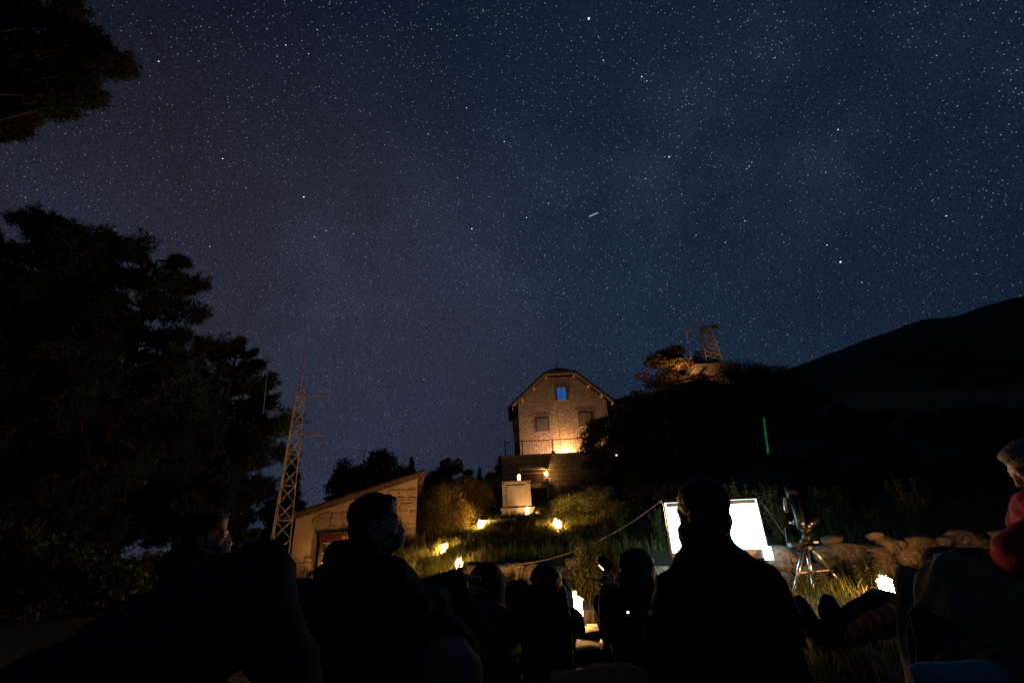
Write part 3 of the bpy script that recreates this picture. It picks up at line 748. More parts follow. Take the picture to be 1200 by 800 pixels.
# a dark flat-topped rock carries the main lantern
def rock_stand():
    o = link('rock', ROCKS[2], None); o.location = (main_p.x, main_p.y, main_p.z + .015); o.scale = (.26, .22, .09); tag(o, 'dark flat-topped rock under the brightest lantern', 'rock')
rock_stand()
lantern((main_p.x, main_p.y, main_p.z + .078), 'brightest lantern, standing on a dark rock between the long-haired person and the photographer', 26, .35, .88)
p = on(1042, 699); lantern((p.x, p.y, p.z - .003), 'tilted white lantern below the boulder wall, past the feet of the lying person', 60, .5, .82, (.06, -.12))
p = gat(538, 9.9); lantern((p.x, p.y, p.z), 'white lantern on the grass just above the boulder wall, nearest the shed', 75, .2, .95)
p = gat(521, 14.0); lantern((p.x, p.y, p.z), 'white lantern on the lit grass bank beside the shed corner', 190, .6, 1.0)
p = gat(562.5, 21.0); lantern((p.x, p.y, p.z), 'lantern beside the stone steps in front of the olive bushes', 260, .1, 1.3)
p = gat(655, 17.0); lantern((p.x, p.y, p.z), 'nearer of two lanterns side by side on the grass below the yellow-green bush', 190, .4, 1.15)
p = gat(651.5, 18.2); lantern((p.x, p.y, p.z), 'farther of two lanterns side by side on the grass below the yellow-green bush', 100, .0, 1.15)
p = gat(618.5, 25.2); lantern((p.x, p.y, p.z), 'lantern on the ground against the plinth of the pale box', 90, .0, 1.5)
p = gat(381, 14.9); lantern((p.x, p.y, p.z), 'lantern on the ground at the foot of the stone shed', 45, .2, 1.0)
p = gat(574, 6.3); lantern((p.x, p.y, p.z), 'lantern hidden behind the hooded person, lighting the boulders', 130, .2, 1.0)
p = on(914, 716); lantern((p.x, p.y, p.z), 'lantern on the ground hidden by the broad man, lighting the grass by the tripod', 30, .2, .85)
p = gat(446, 11.6); lantern((p.x, p.y, p.z), 'lantern hidden behind the masked man, lighting the shed wall', 330, .2, 1.1)  # strong lantern added for the shed wall's light, true source unknown

# ------------------------------------------------------------------ stone shed
def build_shed():
    Y0 = 16.0
    BL, BR, TR, TL = at(345, 697, Y0), at(487, 642, Y0), at(489, 560, Y0), at(348, 610, Y0)
    org = Vector((BR.x, Y0, BL.z)); root = empty('stone_shed', org, math.radians(12.5)); tag(root, 'small stone shed with a single sloping tiled roof', 'shed')
    L = lambda p: Vector(p) - org
    xl, xr = BL.x, (BR.x + TR.x) / 2; dep = 4.2
    zl, zr = TL.z, TR.z + (xr - TR.x) * 0; zb = min(BL.z, BR.z) - .4
    sl = (zr - zl) / (xr - xl)
    w = MB()
    fr = [(xl, Y0, zb), (xr, Y0, zb), (xr, Y0, zr), (xl, Y0, zl)]
    vs = [L(v) for v in fr] + [L((v[0], Y0 + dep, v[2])) for v in fr]
    w.add(vs, [(0, 1, 2, 3), (7, 6, 5, 4), (0, 4, 5, 1), (1, 5, 6, 2), (2, 6, 7, 3), (3, 7, 4, 0)])
    wall = w.build('wall', 'plaster', root)
    # rubble stones showing in the render: along the high corner and in patches
    rng = random.Random(5)
    stones = []
    base = [make_stone(i) for i in range(6)]
    z = BR.z - .1; row = 0
    def top(x): return zl + (x - xl) * sl - .08
    def bottom(x): return BL.z + (BR.z - BL.z) * (x - xl) / (xr - xl)
    placed = 0
    z = BL.z + .02
    while z < zr:
        hh = rng.uniform(.13, .27); x = xl + rng.uniform(0, .12)
        while x < xr - .08:
            ww = rng.uniform(.18, .58)
            if xr - (x + ww) < .18: ww = xr - x
            cx, cz = x + ww / 2, z + hh / 2
            u = (cx - xl) / (xr - xl)
            patch = mnoise.noise(Vector((cx * .9, cz * 1.1, 4.2)))
            keep = (u > .80) or (u > .62 and patch > -.25) or patch > .20 or (cz < BL.z + .75 and u < .45)
            if keep and cz + hh / 2 < top(cx) and cz > bottom(cx) - .1:
                o = link('stone', rng.choice(base), None, wall); o.location = L((cx, Y0 - .004, cz)); o.scale = (ww * rng.uniform(.38, .49), .055, hh * rng.uniform(.38, .5)); o.rotation_euler = (0, rng.uniform(-.16, .16), 0)
            x += ww
        z += hh
    # roof: boards, slab and end tiles
    ov = .28; up = .10
    def R(x, y, dz=0): return L((x, y, zl + (x - xl) * sl + .004 + dz))
    x0, x1 = xl - .3, xr + .20
    rf = MB().slab([R(x0, Y0 - ov, up), R(x1, Y0 - ov, up), R(x1, Y0 + dep + ov, up), R(x0, Y0 + dep + ov, up)], up).build('roof', 'wood_dark', root)
    tm = MB()
    for k in range(9):
        a = PI * k / 8; tm.v.append((-.5, math.cos(a) * .095, math.sin(a) * .075)); 
    for k in range(9):
        a = PI * k / 8; tm.v.append((.5, math.cos(a) * .080, math.sin(a) * .062))
    for k in range(8): tm.f.append((k, k + 1, k + 10, k + 9))
    tm.f.append(tuple(range(8, -1, -1))); tm.f.append(tuple(range(9, 18)))
    tme = tm.mesh('roof_tile'); tme.materials.append(MATS['roof_tile'])
    ang = -math.atan(sl); nx = 12; ln = (x1 - x0) / nx
    for j in range(10):
        y = Y0 - ov + .09 + j * .2
        for i in range(nx):
            o = link('roof_tile', tme, None, rf); o.location = R(x0 + (i + .5) * ln, y, up + .012 + .004 * (i % 2) + rng.uniform(0, .006)); o.scale = (ln * 1.06, 1, 1); o.rotation_euler = (0, ang, rng.uniform(-.02, .02))
    fm = MB().beam(R(x0, Y0 - ov - .022, .03), R(x1, Y0 - ov - .022, .03), .03, .16).build('bargeboard', 'wood_dark', root)
    for k in range(3):
        yy = Y0 + .2 + k * 1.7; MB().beam(R(xr - .1, yy, -.07), R(x1 - .03, yy, -.07), .09, .11).build('rafter', 'wood_dark', root)
    return wall
def make_stone(seed):
    bm = bmesh.new(); bmesh.ops.create_cube(bm, size=2.0); bmesh.ops.bevel(bm, geom=bm.edges[:], offset=.38, segments=2, affect='EDGES', profile=.6)
    for v in bm.verts: v.co += Vector((mnoise.noise(v.co * .9 + Vector((seed * 2.3, 0, 0))), mnoise.noise(v.co * 1.5 + Vector((0, seed, 0))) * .5, mnoise.noise(v.co * .8 + Vector((0, 0, seed * 1.7))))) * .22
    me = bpy.data.meshes.new('stone'); bm.to_mesh(me); bm.free(); me.materials.append(MATS['rubble']); me.polygons.foreach_set('use_smooth', [True] * len(me.polygons)); return me
build_shed()

# display cabinet with a red header leaning at the shed wall
def cabinet():
    Y = 15.3; b = gat(404, Y); a0, a1 = at(377, 640, Y), at(432, 640, Y); w = a1.x - a0.x; zt = at(400, 625, Y).z; h = zt - b.z
    cx = (a0.x + a1.x) / 2; r = empty('notice_cabinet', (cx, Y, b.z - .02)); tag(r, 'tall dark notice cabinet with a red lettered header beside the shed wall', 'cabinet')
    MB().box((-w / 2 + .035, 0, h / 2), (.07, .34, h)).build('side_panel', 'wood_dark', r); MB().box((w / 2 - .035, 0, h / 2), (.07, .34, h)).build('side_panel', 'wood_dark', r)
    MB().box((0, .15, h / 2), (w - .15, .03, h - .02)).build('back_panel', 'wood_pale', r)
    MB().box((0, -.01, .05), (w - .144, .31, .1)).build('plinth', 'wood_dark', r)
    hd = MB().box((0, -.19, h - .08), (w + .02, .035, .13)).build('header', 'red_paint', r)
    MB().box((0, -.01, h + .03), (w + .10, .44, .06)).build('top', 'wood_dark', r)
    m = MB(); rng = random.Random(3); x = -w * .02
    while x < w * .40:
        k = rng.choice((.030, .045, .05)); hh = .085
        m.box((x, -.2095, h - .08), (.014, .004, hh)); 
        if rng.random() < .7: m.box((x + .02, -.2095, h - .08 + rng.choice((-.036, 0, .036))), (.03, .004, .014))
        x += k + .03
    m.build('lettering', 'lettering', hd)
    for k in range(3): MB().box((0, .0, .35 + k * h * .24), (w - .15, .26, .025)).build('shelf', 'wood_pale', r)
cabinet()

# ------------------------------------------------------------------ lattice masts
def lattice(root, h, w0, w1, n, legs=3, r=.028, mat_='steel_grey', twist=0.0):
    ang = [2 * PI * k / legs + twist for k in range(legs)]
    rad = lambda z: (w0 + (w1 - w0) * z / h) / (2 * math.sin(PI / legs))
    P = lambda k, z: Vector((rad(z) * math.cos(ang[k % legs]), rad(z) * math.sin(ang[k % legs]), z))
    for k in range(legs): MB().tube([P(k, -.1), P(k, h)], r, 6).build('leg', mat_, root)
    zs = [h * (1 - (1 - i / n) ** 1.15) for i in range(n + 1)]
    for i in range(n):
        for k in range(legs):
            a, b = (k, k + 1) if i % 2 else (k + 1, k)
            MB().tube([P(a, zs[i]), P(b, zs[i + 1])], r * .62, 5).build('brace', mat_, root)
            MB().tube([P(b, zs[i]), P(a, zs[i + 1])], r * .5, 5).build('brace', mat_, root)
        if i % 2 == 0 and i:
            for k in range(legs): MB().tube([P(k, zs[i]), P(k + 1, zs[i])], r * .5, 5).build('rung', mat_, root)
    return P
def left_mast():
    Y = 13.6; b = gat(320, Y); top = at(351, 460, Y); t = empty('lattice_mast', (top.x, Y, b.z - .05)); tag(t, 'grey lattice radio mast with side arms beside the pines', 'mast')
    h = top.z - b.z + .05
    lattice(t, h, .60, .25, 13, 3, .018, 'steel_grey', .35)
    tip = at(357.5, 413, Y); MB().tube([(0, 0, h - .1), (tip.x - top.x, 0, tip.z - t.location.z)], [.032, .018], 6).build('whip_antenna', 'steel_grey', t)
    def armp(px0, py0, px1, py1, w):
        a, e = at(px0, py0, Y) - t.location, at(px1, py1, Y) - t.location
        m = MB().tube([a, e], .014, 5).tube([a - Vector((0, 0, w)), e], .011, 5)
        for k in (.3, .6): m.tube([a.lerp(e, k), (a - Vector((0, 0, w))).lerp(e, k)], .008, 4)
        return m.build('side_arm', 'steel_grey', t), e
    o, e = armp(352, 461, 385, 463, .11); MB().tube([e + Vector((0, 0, -.09)), e + Vector((0, 0, .15))], .02, 6).build('clamp', 'steel_grey', o)
    MB().tube([e + Vector((0, 0, .2)), at(390, 422, Y) - t.location], .005, 4).build('whip_antenna', 'steel_grey', t)
    o, e = armp(347, 484, 309, 481, .1); MB().tube([e + Vector((0, 0, -.1)), at(316, 404, Y) - t.location], [.014, .008], 5).build('whip_antenna', 'steel_grey', t)
    o, e = armp(346, 508, 379, 509, .12)
left_mast()
def thin_pole():
    Y = 26.5; b = gat(437, Y); top = at(437, 524, Y); o = MB().tube([(0, 0, -.3), (0, 0, top.z - b.z)], [.03, .012], 6); o.tube([(-.25, 0, top.z - b.z - .3), (.25, 0, top.z - b.z - .3)], .012, 4)
    o = o.build('antenna_pole', 'steel_grey'); o.location = (top.x, Y - 1.5, gz(top.x, Y - 1.5)); tag(o, 'thin antenna pole with a short crosspiece behind the shed roof', 'antenna')
thin_pole()

# ------------------------------------------------------------------ house on its terrace
def build_house():
    Yt = 32.0                              # face of the terrace wall
    Yh = 34.0                              # face of the house
    zt = at(640, 533.5, Yt).z              # terrace level
    xl, xr = at(588.5, 560, Yt).x, at(735, 560, Yt).x
    zb = gz(xl, Yt) - 1.2
    tw = MB().box(((xl + xr) / 2, Yt + 7, (zt + zb) / 2), (xr - xl, 14, zt - zb)).build('terrace_wall', 'block_wall')
    tw.data.transform(Matrix.Translation(Vector((-(xl + xr) / 2, -Yt, -zb)))); tw.location = ((xl + xr) / 2, Yt, zb)
    tag(tw, 'block retaining wall carrying the terrace under the house', 'wall')
    cp = MB().box((0, .0, zt - zb + .04), (xr - xl + .12, .5, .08)).build('coping', 'concrete', tw); cp.location = (0, .16, 0)
    # house
    hx0, hx1 = at(608.5, 505, Yh).x, at(713, 490, Yh).x; cx = (hx0 + hx1) / 2; W = hx1 - hx0
    o = Vector((cx, Yh, zt)); r = empty('stone_house', o); tag(r, 'two-storey stone house with a clipped gable roof and a blue-lit attic window', 'house')
    zeL = at(608, 473, Yh).z - zt; zeR = zeL; zk = at(656, 441.5, Yh).z - zt
    kl, kr = at(640, 438, Yh).x - cx, at(674, 437, Yh).x - cx
    kl, kr = -(kr - kl) / 2, (kr - kl) / 2; dep = 8.0; w2 = W / 2
    fr = [(-w2, 0, -.1), (w2, 0, -.1), (w2, 0, zeR), (kr, 0, zk), (kl, 0, zk), (-w2, 0, zeL)]
    m = MB(); n = len(fr); m.add([*fr, *[(x, y + dep, z) for x, y, z in fr]], [tuple(range(n)), tuple(reversed(range(n, 2 * n)))] + [(i, i + n, (i + 1) % n + n, (i + 1) % n) for i in range(n)])
    wall = m.build('wall', 'stone_courses', r)
    s = (zk - zeL) / (w2 + kl)                    # roof slope
    zr = zk + s * (-kl); ovx, ovy = .42, .45; lift = .05
    def zz(x): return zeL + (w2 - abs(x)) * s + lift
    ex = w2 + ovx; hip = Vector((0, 1.5, zr + lift + .02))
    KL, KR = Vector((kl, -ovy, zz(kl))), Vector((kr, -ovy, zz(kr)))
    rf = MB()
    rf.slab([(-ex, -ovy, zz(-ex) + .14), (KL.x, KL.y, KL.z + .14), (hip.x, hip.y, hip.z + .14), (0, dep + ovy, hip.z + .14), (-ex, dep + ovy, zz(-ex) + .14)], -.13)
    rf.slab([(ex, -ovy, zz(ex) + .14), (ex, dep + ovy, zz(ex) + .14), (0, dep + ovy, hip.z + .14), (hip.x, hip.y, hip.z + .14), (KR.x, KR.y, KR.z + .14)], -.13)
    rf.slab([(KL.x, KL.y, KL.z + .14), (KR.x, KR.y, KR.z + .14), (hip.x, hip.y, hip.z + .14)], -.13)
    roof = rf.build('roof', 'roof_dark', r)
    bm = [(-ex, zz(-ex)), (kl, zz(kl)), (kr, zz(kr)), (ex, zz(ex))]
    for (xa, za), (xb, zb2) in zip(bm[:-1], bm[1:]):
        MB().beam((xa, -ovy - .03, za + .03), (xb, -ovy - .03, zb2 + .03), .05, .17).build('bargeboard', 'wood_pale', r)
    for x in (-w2 + .35, -w2 * .62, w2 * .62, w2 - .35, kl + .05, kr - .05): MB().box((x, -.22, zz(x) - .12), (.12, .44, .13)).build('purlin_end', 'wood_pale', r)
    # soffit boards under the eaves
    for sgn in (-1, 1): MB().box((sgn * (ex - .02), dep / 2, zz(ex) + .0), (.04, dep + 2 * ovy, .18)).build('fascia', 'wood_pale', r)
    # rear wing rising a little beyond the low eave
    wl = -w2 - .42
    MB().box((wl + 1.2, 5.6, (zeL + .75) / 2), (2.4, 4.2, zeL + .75)).build('wing_wall', 'stone_courses', r)
    za = zeL + .78
    MB().slab([(wl - .35, 3.3, za - .05), (wl + 2.4, 3.3, za + 1.25), (wl + 2.4, 7.9, za + 1.25), (wl - .35, 7.9, za - .05)], -.12).build('wing_roof', 'roof_dark', r)
    MB().beam((wl - .37, 3.26, za - .02), (wl + 2.4, 3.26, za + 1.28), .05, .2).build('bargeboard', 'wood_pale', r)
    MB().tube([(0, 1.8, zr), (0, 1.8, at(657, 400, Yh + 1.8).z - zt)], .02, 5).build('roof_antenna', 'steel_grey', r)
    def local(px, py): p = at(px, py, Yh) - o; return p.x, p.z
    def window(px0, px1, py0, py1, kind):
        (xa, _), (xb, _) = local(px0, (py0 + py1) / 2), local(px1, (py0 + py1) / 2); _, zt_ = local((px0 + px1) / 2, py0); _, zb_ = local((px0 + px1) / 2, py1)
        c = ((xa + xb) / 2, (zt_ + zb_) / 2); w, h = xb - xa, zt_ - zb_
        f = MB()
        for sx in (-1, 1): f.box((c[0] + sx * (w / 2 + .035), -.02, c[1]), (.07, .06, h + .14))
        f.box((c[0], -.02, c[1] + h / 2 + .035), (w - .002, .06, .07))
        fr_ = f.build('window', 'wood_dark', r)
        MB().box((c[0], -.022, c[1] - h / 2 - .03), (w + .2, .06, .05)).build('sill', 'concrete', fr_)
        MB().box((c[0], -.012, c[1] + h / 2 + .19), (w + .5, .03, .20)).build('lintel', 'stone_courses', fr_)
        if kind == 'blue':
            for sx in (-1, 1): MB().box((c[0] + sx * w / 4, -.008, c[1]), (w / 2 - .06, .02, h - .02)).build('pane', 'blue_glow', fr_)
            MB().box((c[0], -.012, c[1]), (.055, .05, h - .004)).build('mullion', 'shutter_grey', fr_)
            for sx in (-1, 1): MB().box((c[0] + sx * (w / 2 + .12), -.07, c[1]), (.09, .03, h + .1)).build('shutter', 'shutter_grey', fr_)
        else:
            for sx in (-1, 1):
                sh = MB().box((c[0] + sx * w / 4, -.022, c[1]), (w / 2 - .012, .05, h - .01)); 
                for k in range(7): sh.box((c[0] + sx * w / 4, -.052, c[1] - h / 2 + h * (k + .5) / 7), (w / 2 - .06, .014, h / 7 * .55))
                sh.build('shutter', 'shutter_grey', fr_)
    window(652.5, 663.5, 453.5, 468.5, 'blue'); window(629, 642.5, 490, 505.5, 'grey'); window(679, 693, 483.5, 499.5, 'grey')
    # railing along the terrace edge: at the left panel and thinly across the front
    rr = empty('terrace_railing', (xl, Yt, zt)); tag(rr, 'iron railing with upright bars along the terrace edge', 'railing')
    pts = [(at(592, 530, Yt + 1.3).x - xl, 1.3), (at(592, 530, Yt).x - xl, .18), (at(705, 530, Yt).x - xl, .18)]
    for (xa, ya), (xb, yb) in zip(pts[:-1], pts[1:]):
        a, b = Vector((xa, ya, .08)), Vector((xb, yb, .08)); d = b - a
        for z in (.06, .98): MB().beam(a + Vector((0, 0, z)), b + Vector((0, 0, z)), .05, .05).build('rail', 'iron', rr)
        nn = int(d.length / .16)
        for k in range(nn + 1): MB().tube([a + d * (k / nn), a + d * (k / nn) + Vector((0, 0, .97))], .013, 4).build('bar', 'iron', rr)
        for k in (0, .18, .5, 1): MB().box(a + d * k + Vector((0, 0, .53)), (.07, .07, 1.06)).build('post', 'iron', rr)
    # flood lamp turned to the wall, and an added fill lamp behind the railing
    def flood(px, dist, energy, label, col):
        fp = Vector((at(px, 525, Yh - dist).x, Yh - dist, zt)); fl = empty('flood_lamp', fp); tag(fl, label, 'lamp')
        MB().box((0, 0, .03), (.22, .16, .06)).build('base', 'iron', fl)
        for sx in (-1, 1): MB().tube([(sx * .13, 0, .06), (sx * .13, 0, .24)], .012, 5).build('bracket', 'iron', fl)
        MB().box((0, -.03, .24), (.24, .10, .18)).build('housing', 'iron', fl); MB().box((0, .026, .24), (.20, .01, .14)).build('lens', 'lamp_lens', fl)
        ld = bpy.data.lights.new('flood_light', 'POINT'); ld.energy = energy; ld.color = col; ld.shadow_soft_size = .08
        lo = bpy.data.objects.new('flood_light', ld); COL.objects.link(lo); lo.parent = fl; lo.location = (0, .12, .26)
    flood(662, .60, 720, 'small flood lamp close to the house wall, making the bright patch', (1.0, .44, .15))
    flood(648, 1.75, 150, 'unseen fill lamp added at the terrace edge behind the railing', (1.0, .62, .38))  # fill lamp added to even out the wall and light the bargeboards
    # slender flowering shrubs in front of the wall
    def twig(px, py0, py1, Yw, label, spread):
        b = at(px, py0, Yw); rt = empty('flowering_twig', (b.x, Yw, zt - .01)); tag(rt, label, 'plant'); rng = np.random.default_rng(int(px))
        top = at(px, py1, Yw).z - zt; mb = MB(); mb.tube([(0, 0, -.05), (.04, 0, top * .5), (0, 0, top * .85)], [.022, .016, .008], 5); fl_ = []
        for k in range(9):
            z = top * rng.uniform(.72, .9); e = Vector((rng.uniform(-1, 1) * spread, rng.uniform(-.15, .1), z + rng.uniform(-.25, .35))); mb.tube([(0, 0, z - .1), e], [.006, .003], 4); fl_.append(e)
        mb.build('stem', 'bark', rt)
        P = np.concatenate([np.array(e)[None] + rng.normal(size=(7, 3)) * .045 for e in fl_]); V, Fc = leaf_quads(P, .075, rng); link('blossom', tri_mesh('blossom', V, Fc), 'petal', rt)
    twig(657, 530, 470, Yh - .35, 'slender twig with pale blossoms climbing below the blue window', .45)
    twig(684, 530, 503, Yh - .6, 'short twig with pale blossoms right of the flood lamp glow', .35)
    # door frame in the terrace wall
    p0 = at(611, 590, Yt); p1 = at(643.5, 590, Yt); zd0 = at(627, 588, Yt).z; zd1 = at(627, 549, Yt).z
    d = empty('cellar_doorway', ((p0.x + p1.x) / 2, Yt, zd0)); tag(d, 'pale framed cellar opening in the terrace wall behind the pale box', 'doorway'); w = p1.x - p0.x; h = zd1 - zd0
    MB().box((0, -.035, h / 2), (w - .2, .05, h - .02)).build('door', 'wood_dark', d)  # dark panel in place of the shade inside the opening
    MB().box((0, -.14, h), (w + .15, .3, .13)).build('lintel', 'paint_pale', d)
    for sx in (-1, 1): MB().box((sx * (w / 2 - .04), -.09, h / 2 - .04), (.09, .17, h - .08)).build('post', 'paint_pale', d)
    MB().box((0, -.12, h * .47), (w - .19, .14, .26)).build('crossboard', 'paint_pale', d); MB().box((0, -.07, h * .86), (w - .19, .03, .03)).build('rod', 'steel', d)
    # lantern hung from its lintel
    q = at(640.5, 559, Yt - .3); lantern((q.x, Yt - .32, q.z), 'lantern hanging at the right end of the cellar doorway lintel', 42, 0, 1.35)
    hk = MB().tube([(q.x, Yt - .32, q.z + .335 * 1.35 - .02), (q.x, Yt - .32, zd1 + .07), (q.x, Yt - .2, zd1 + .075)], .008, 5).build('hook', 'iron', d); hk.location = -d.location
    # small amber lamp in the bush
    q = at(722.5, 534, 27); a = empty('amber_lamp', (q.x, 27, gz(q.x, 27) - .02)); tag(a, 'tiny amber lamp on a stake among the dark bushes', 'lamp')
    MB().tube([(0, 0, -.1), (0, 0, q.z - a.location.z)], .012, 5).build('stake', 'iron', a); MB().ell((0, -.02, q.z - a.location.z + .04), (.05, .05, .04)).build('bulb', 'amber_lamp', a, True)
    return Yt
build_house()

# pale box in front of the terrace wall
def pale_box():
    Y = 26.2; a, b = at(588, 603, Y), at(625.5, 600, Y); cx = (a.x + b.x) / 2; zb = gz(cx, Y) - .08; zt = at(606, 563.5, Y).z; w = b.x - a.x; h = zt - zb
    r = empty('pale_kiosk', (cx, Y, zb)); tag(r, 'pale box-shaped stone kiosk with one recessed front panel and a jutting plinth', 'kiosk'); d = 1.5
    MB().box((0, d / 2, h * .12), (w, d + .5, h * .24)).build('plinth', 'paint_pale', r)
    MB().box((0, d / 2 - .02, h * .255), (w + .1, d + .6, .07)).build('ledge', 'paint_pale', r)
    k = .88
    MB().add([(-w / 2 * .92, 0, h * .27), (w / 2 * .92, 0, h * .27), (w / 2 * k, 0, h * .95), (-w / 2 * k, 0, h * .95), (-w / 2 * .92, d, h * .27), (w / 2 * .92, d, h * .27), (w / 2 * k, d, h * .95), (-w / 2 * k, d, h * .95)],
             [(0, 1, 2, 3), (7, 6, 5, 4), (0, 4, 5, 1), (1, 5, 6, 2), (2, 6, 7, 3), (3, 7, 4, 0)]).build('body', 'paint_pale', r)
    for x, ww in ((-w * .40, .2), (w * .36, .12), (w * .415, .07)): MB().box((x, -.05, h * .605), (ww, .10, h * .66)).build('pilaster', 'paint_pale', r)
    MB().box((-.03, -.03, h * .60), (w * .60, .05, h * .56)).build('panel', 'paint_pale', r)
    MB().box((0, d / 2, h * .975), (w * .93, d + .1, h * .05)).build('cap', 'paint_pale', r)
    q = at(608.3, 562.5, Y + .25); lantern((q.x, Y + .25, zb + h), 'lantern standing on top of the pale kiosk', 42, 0, 1.35)
pale_box()
def pot():
    p = gat(656, 24.5); r = empty('flower_pot', (p.x, p.y, p.z - .02)); tag(r, 'terracotta pot with a small plant on the slope beside the feathery bush', 'pot')
    MB().lathe((0, 0, 0), [(.11, 0), (.16, .24), (.18, .24), (.18, .30), (.14, .30), (.12, .26)], 14).build('pot', 'terracotta', r)
    V, Fc = leaf_quads(np.random.default_rng(4).normal(size=(90, 3)) * np.array([.1, .1, .1]) + np.array([0, 0, .4]), .09, np.random.default_rng(5)); link('leaves', tri_mesh('leaves', V, Fc), 'leaf_weed', r)
pot()
# stone steps by the lantern
for i, (px, Y, w, lab) in enumerate(((584, 21.6, 1.5, 'lower long stone step beside its lantern'), (588, 22.5, 1.5, 'upper long stone step below the pale kiosk'))):
    p = gat(px, Y); o = MB().box((0, 0, 0), (w, .45, .20)).build('stone_step', 'concrete'); o.location = (p.x, p.y, p.z + .02); o.rotation_euler = (0, -.03, .12); tag(o, lab, 'step', None)

# ------------------------------------------------------------------ hilltop hut with mast
def hut():
    Y = 55.0; xa, xb = at(812, 428, Y).x, at(866, 424, Y).x; cx = (xa + xb) / 2; w = xb - xa; zt = at(838, 426, Y).z; zb = gz(cx, Y) - .6
    zb = min(zb, at(815, 448, Y).z)
    r = empty('hilltop_hut', (cx, Y, zb)); tag(r, 'flat-roofed concrete hut on the hilltop', 'hut'); h = zt - zb
    MB().box((0, 2.5, (h - .3) / 2), (w - .6, 4.6, h - .3)).build('wall', 'concrete', r); MB().box((0, 2.5, h - .15), (w, 5.4, .3)).build('roof', 'concrete', r)
    MB().box((-w / 2 + .9, .18, h * .35), (.9, .06, h * .6)).build('door', 'wood_dark', r)
    st = MB(); 
    for k in range(6): st.box((-w / 2 - .2 - .28 * k, -.2, h * .5 - .28 * k - .5), (.3, 1.0, .5))
    st.build('stairs', 'concrete', r)
    MB().beam((-w / 2 - .1, -.72, h * .5 + .75), (-w / 2 - 1.8, -.72, h * .5 - .95), .12, .14).build('handrail', 'wood_pale', r)
    # lattice mast and pole on the roof
    m = empty('roof_mast', (at(843, 426, Y).x, Y + 1.6, zt)); tag(m, 'short lattice mast with a drum antenna on the hilltop hut roof', 'mast')
    hm = at(833, 381, Y).z - zt + .35; lattice(m, hm, 1.95, 1.15, 9, 4, .06, 'steel', .6)
    MB().box((.9, -.2, hm + .05), (1.9, .5, .42), Matrix.Rotation(-.12, 3, 'Y')).build('drum_antenna', 'steel', m); MB().box((-.35, 0, hm + .05), (.5, .6, .36)).build('head_box', 'steel', m)
    for z, l in ((hm * .42, .8), (hm * .33, .9)): MB().tube([(.5, 0, z), (.5 + l, 0, z + .05)], .05, 5).build('side_arm', 'steel', m)
    q = empty('pole_antenna', (at(815.5, 427, Y).x, Y + .8, zt)); tag(q, 'thin pole with a yagi antenna on the hilltop hut roof, left of the lattice mast', 'antenna')
    hp = at(806, 380, Y).z - zt + .1; MB().tube([(0, 0, 0), (0, 0, hp)], [.08, .05], 6).build('pole', 'steel', q); MB().box((0, 0, hp * .86), (.34, .3, .55)).build('box', 'steel', q)
    MB().tube([(0, 0, hp * .88), (1.5, 0, hp * .90)], .045, 5).build('boom', 'steel', q); MB().ell((0, 0, hp * .62), (.17, .17, .22)).build('drum', 'steel', q, True)
    for k in range(4): MB().tube([(.3 + k * .32, -.35, hp * .885 + k * .012), (.3 + k * .32, .35, hp * .885 + k * .012)], .02, 4).build('element', 'steel', q)
    s = empty('strut_antenna', (at(853.5, 424, Y).x, Y + 2, zt)); tag(s, 'short slanting strut and rod on the right end of the hilltop hut roof', 'antenna')
    MB().beam((-.6, 0, .55), (.35, 0, 1.9), .12, .12).build('strut', 'wood_pale', s); MB().tube([(.5, 0, 0), (.45, 0, 1.5)], .04, 5).build('rod', 'steel', s); MB().tube([(-.55, 0, 0), (-.55, 0, .6)], .04, 5).build('rod', 'steel', s)
    # lamp post below the hut, lighting its corner and the pine beside it
    lp = Vector((at(803, 462, Y - 1.5).x, Y - 1.8, 0)); lp.z = gz(lp.x, lp.y); b = empty('bulkhead_lamp', (lp.x, lp.y, lp.z - .05)); tag(b, 'low orange lamp post below the hilltop hut', 'lamp')
    MB().tube([(0, 0, -.2), (0, 0, .9)], .05, 6).build('post', 'iron', b); MB().ell((0, 0, 1.0), (.10, .10, .10)).build('globe', 'amber_lamp', b, True); MB().box((0, -.22, 1.05), (.7, .03, .6)).build('shield', 'iron', b); MB().box((0, -.11, .82), (.1, .22, .03)).build('bracket', 'iron', b)
    ld = bpy.data.lights.new('hut_light', 'POINT'); ld.energy = 620; ld.color = (1.0, .40, .10); ld.shadow_soft_size = .15; lo = bpy.data.objects.new('hut_light', ld); COL.objects.link(lo); lo.parent = b; lo.location = (0, -.06, 1.2)
    # spreading pine beside the hut
    ms = make_tree_meshes(71, 6.0, 3.3, .22, 60, 170, .22, 1.3, .22)
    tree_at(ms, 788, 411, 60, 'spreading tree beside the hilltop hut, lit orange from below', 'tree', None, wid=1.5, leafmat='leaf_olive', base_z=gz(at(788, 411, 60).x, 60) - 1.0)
hut()

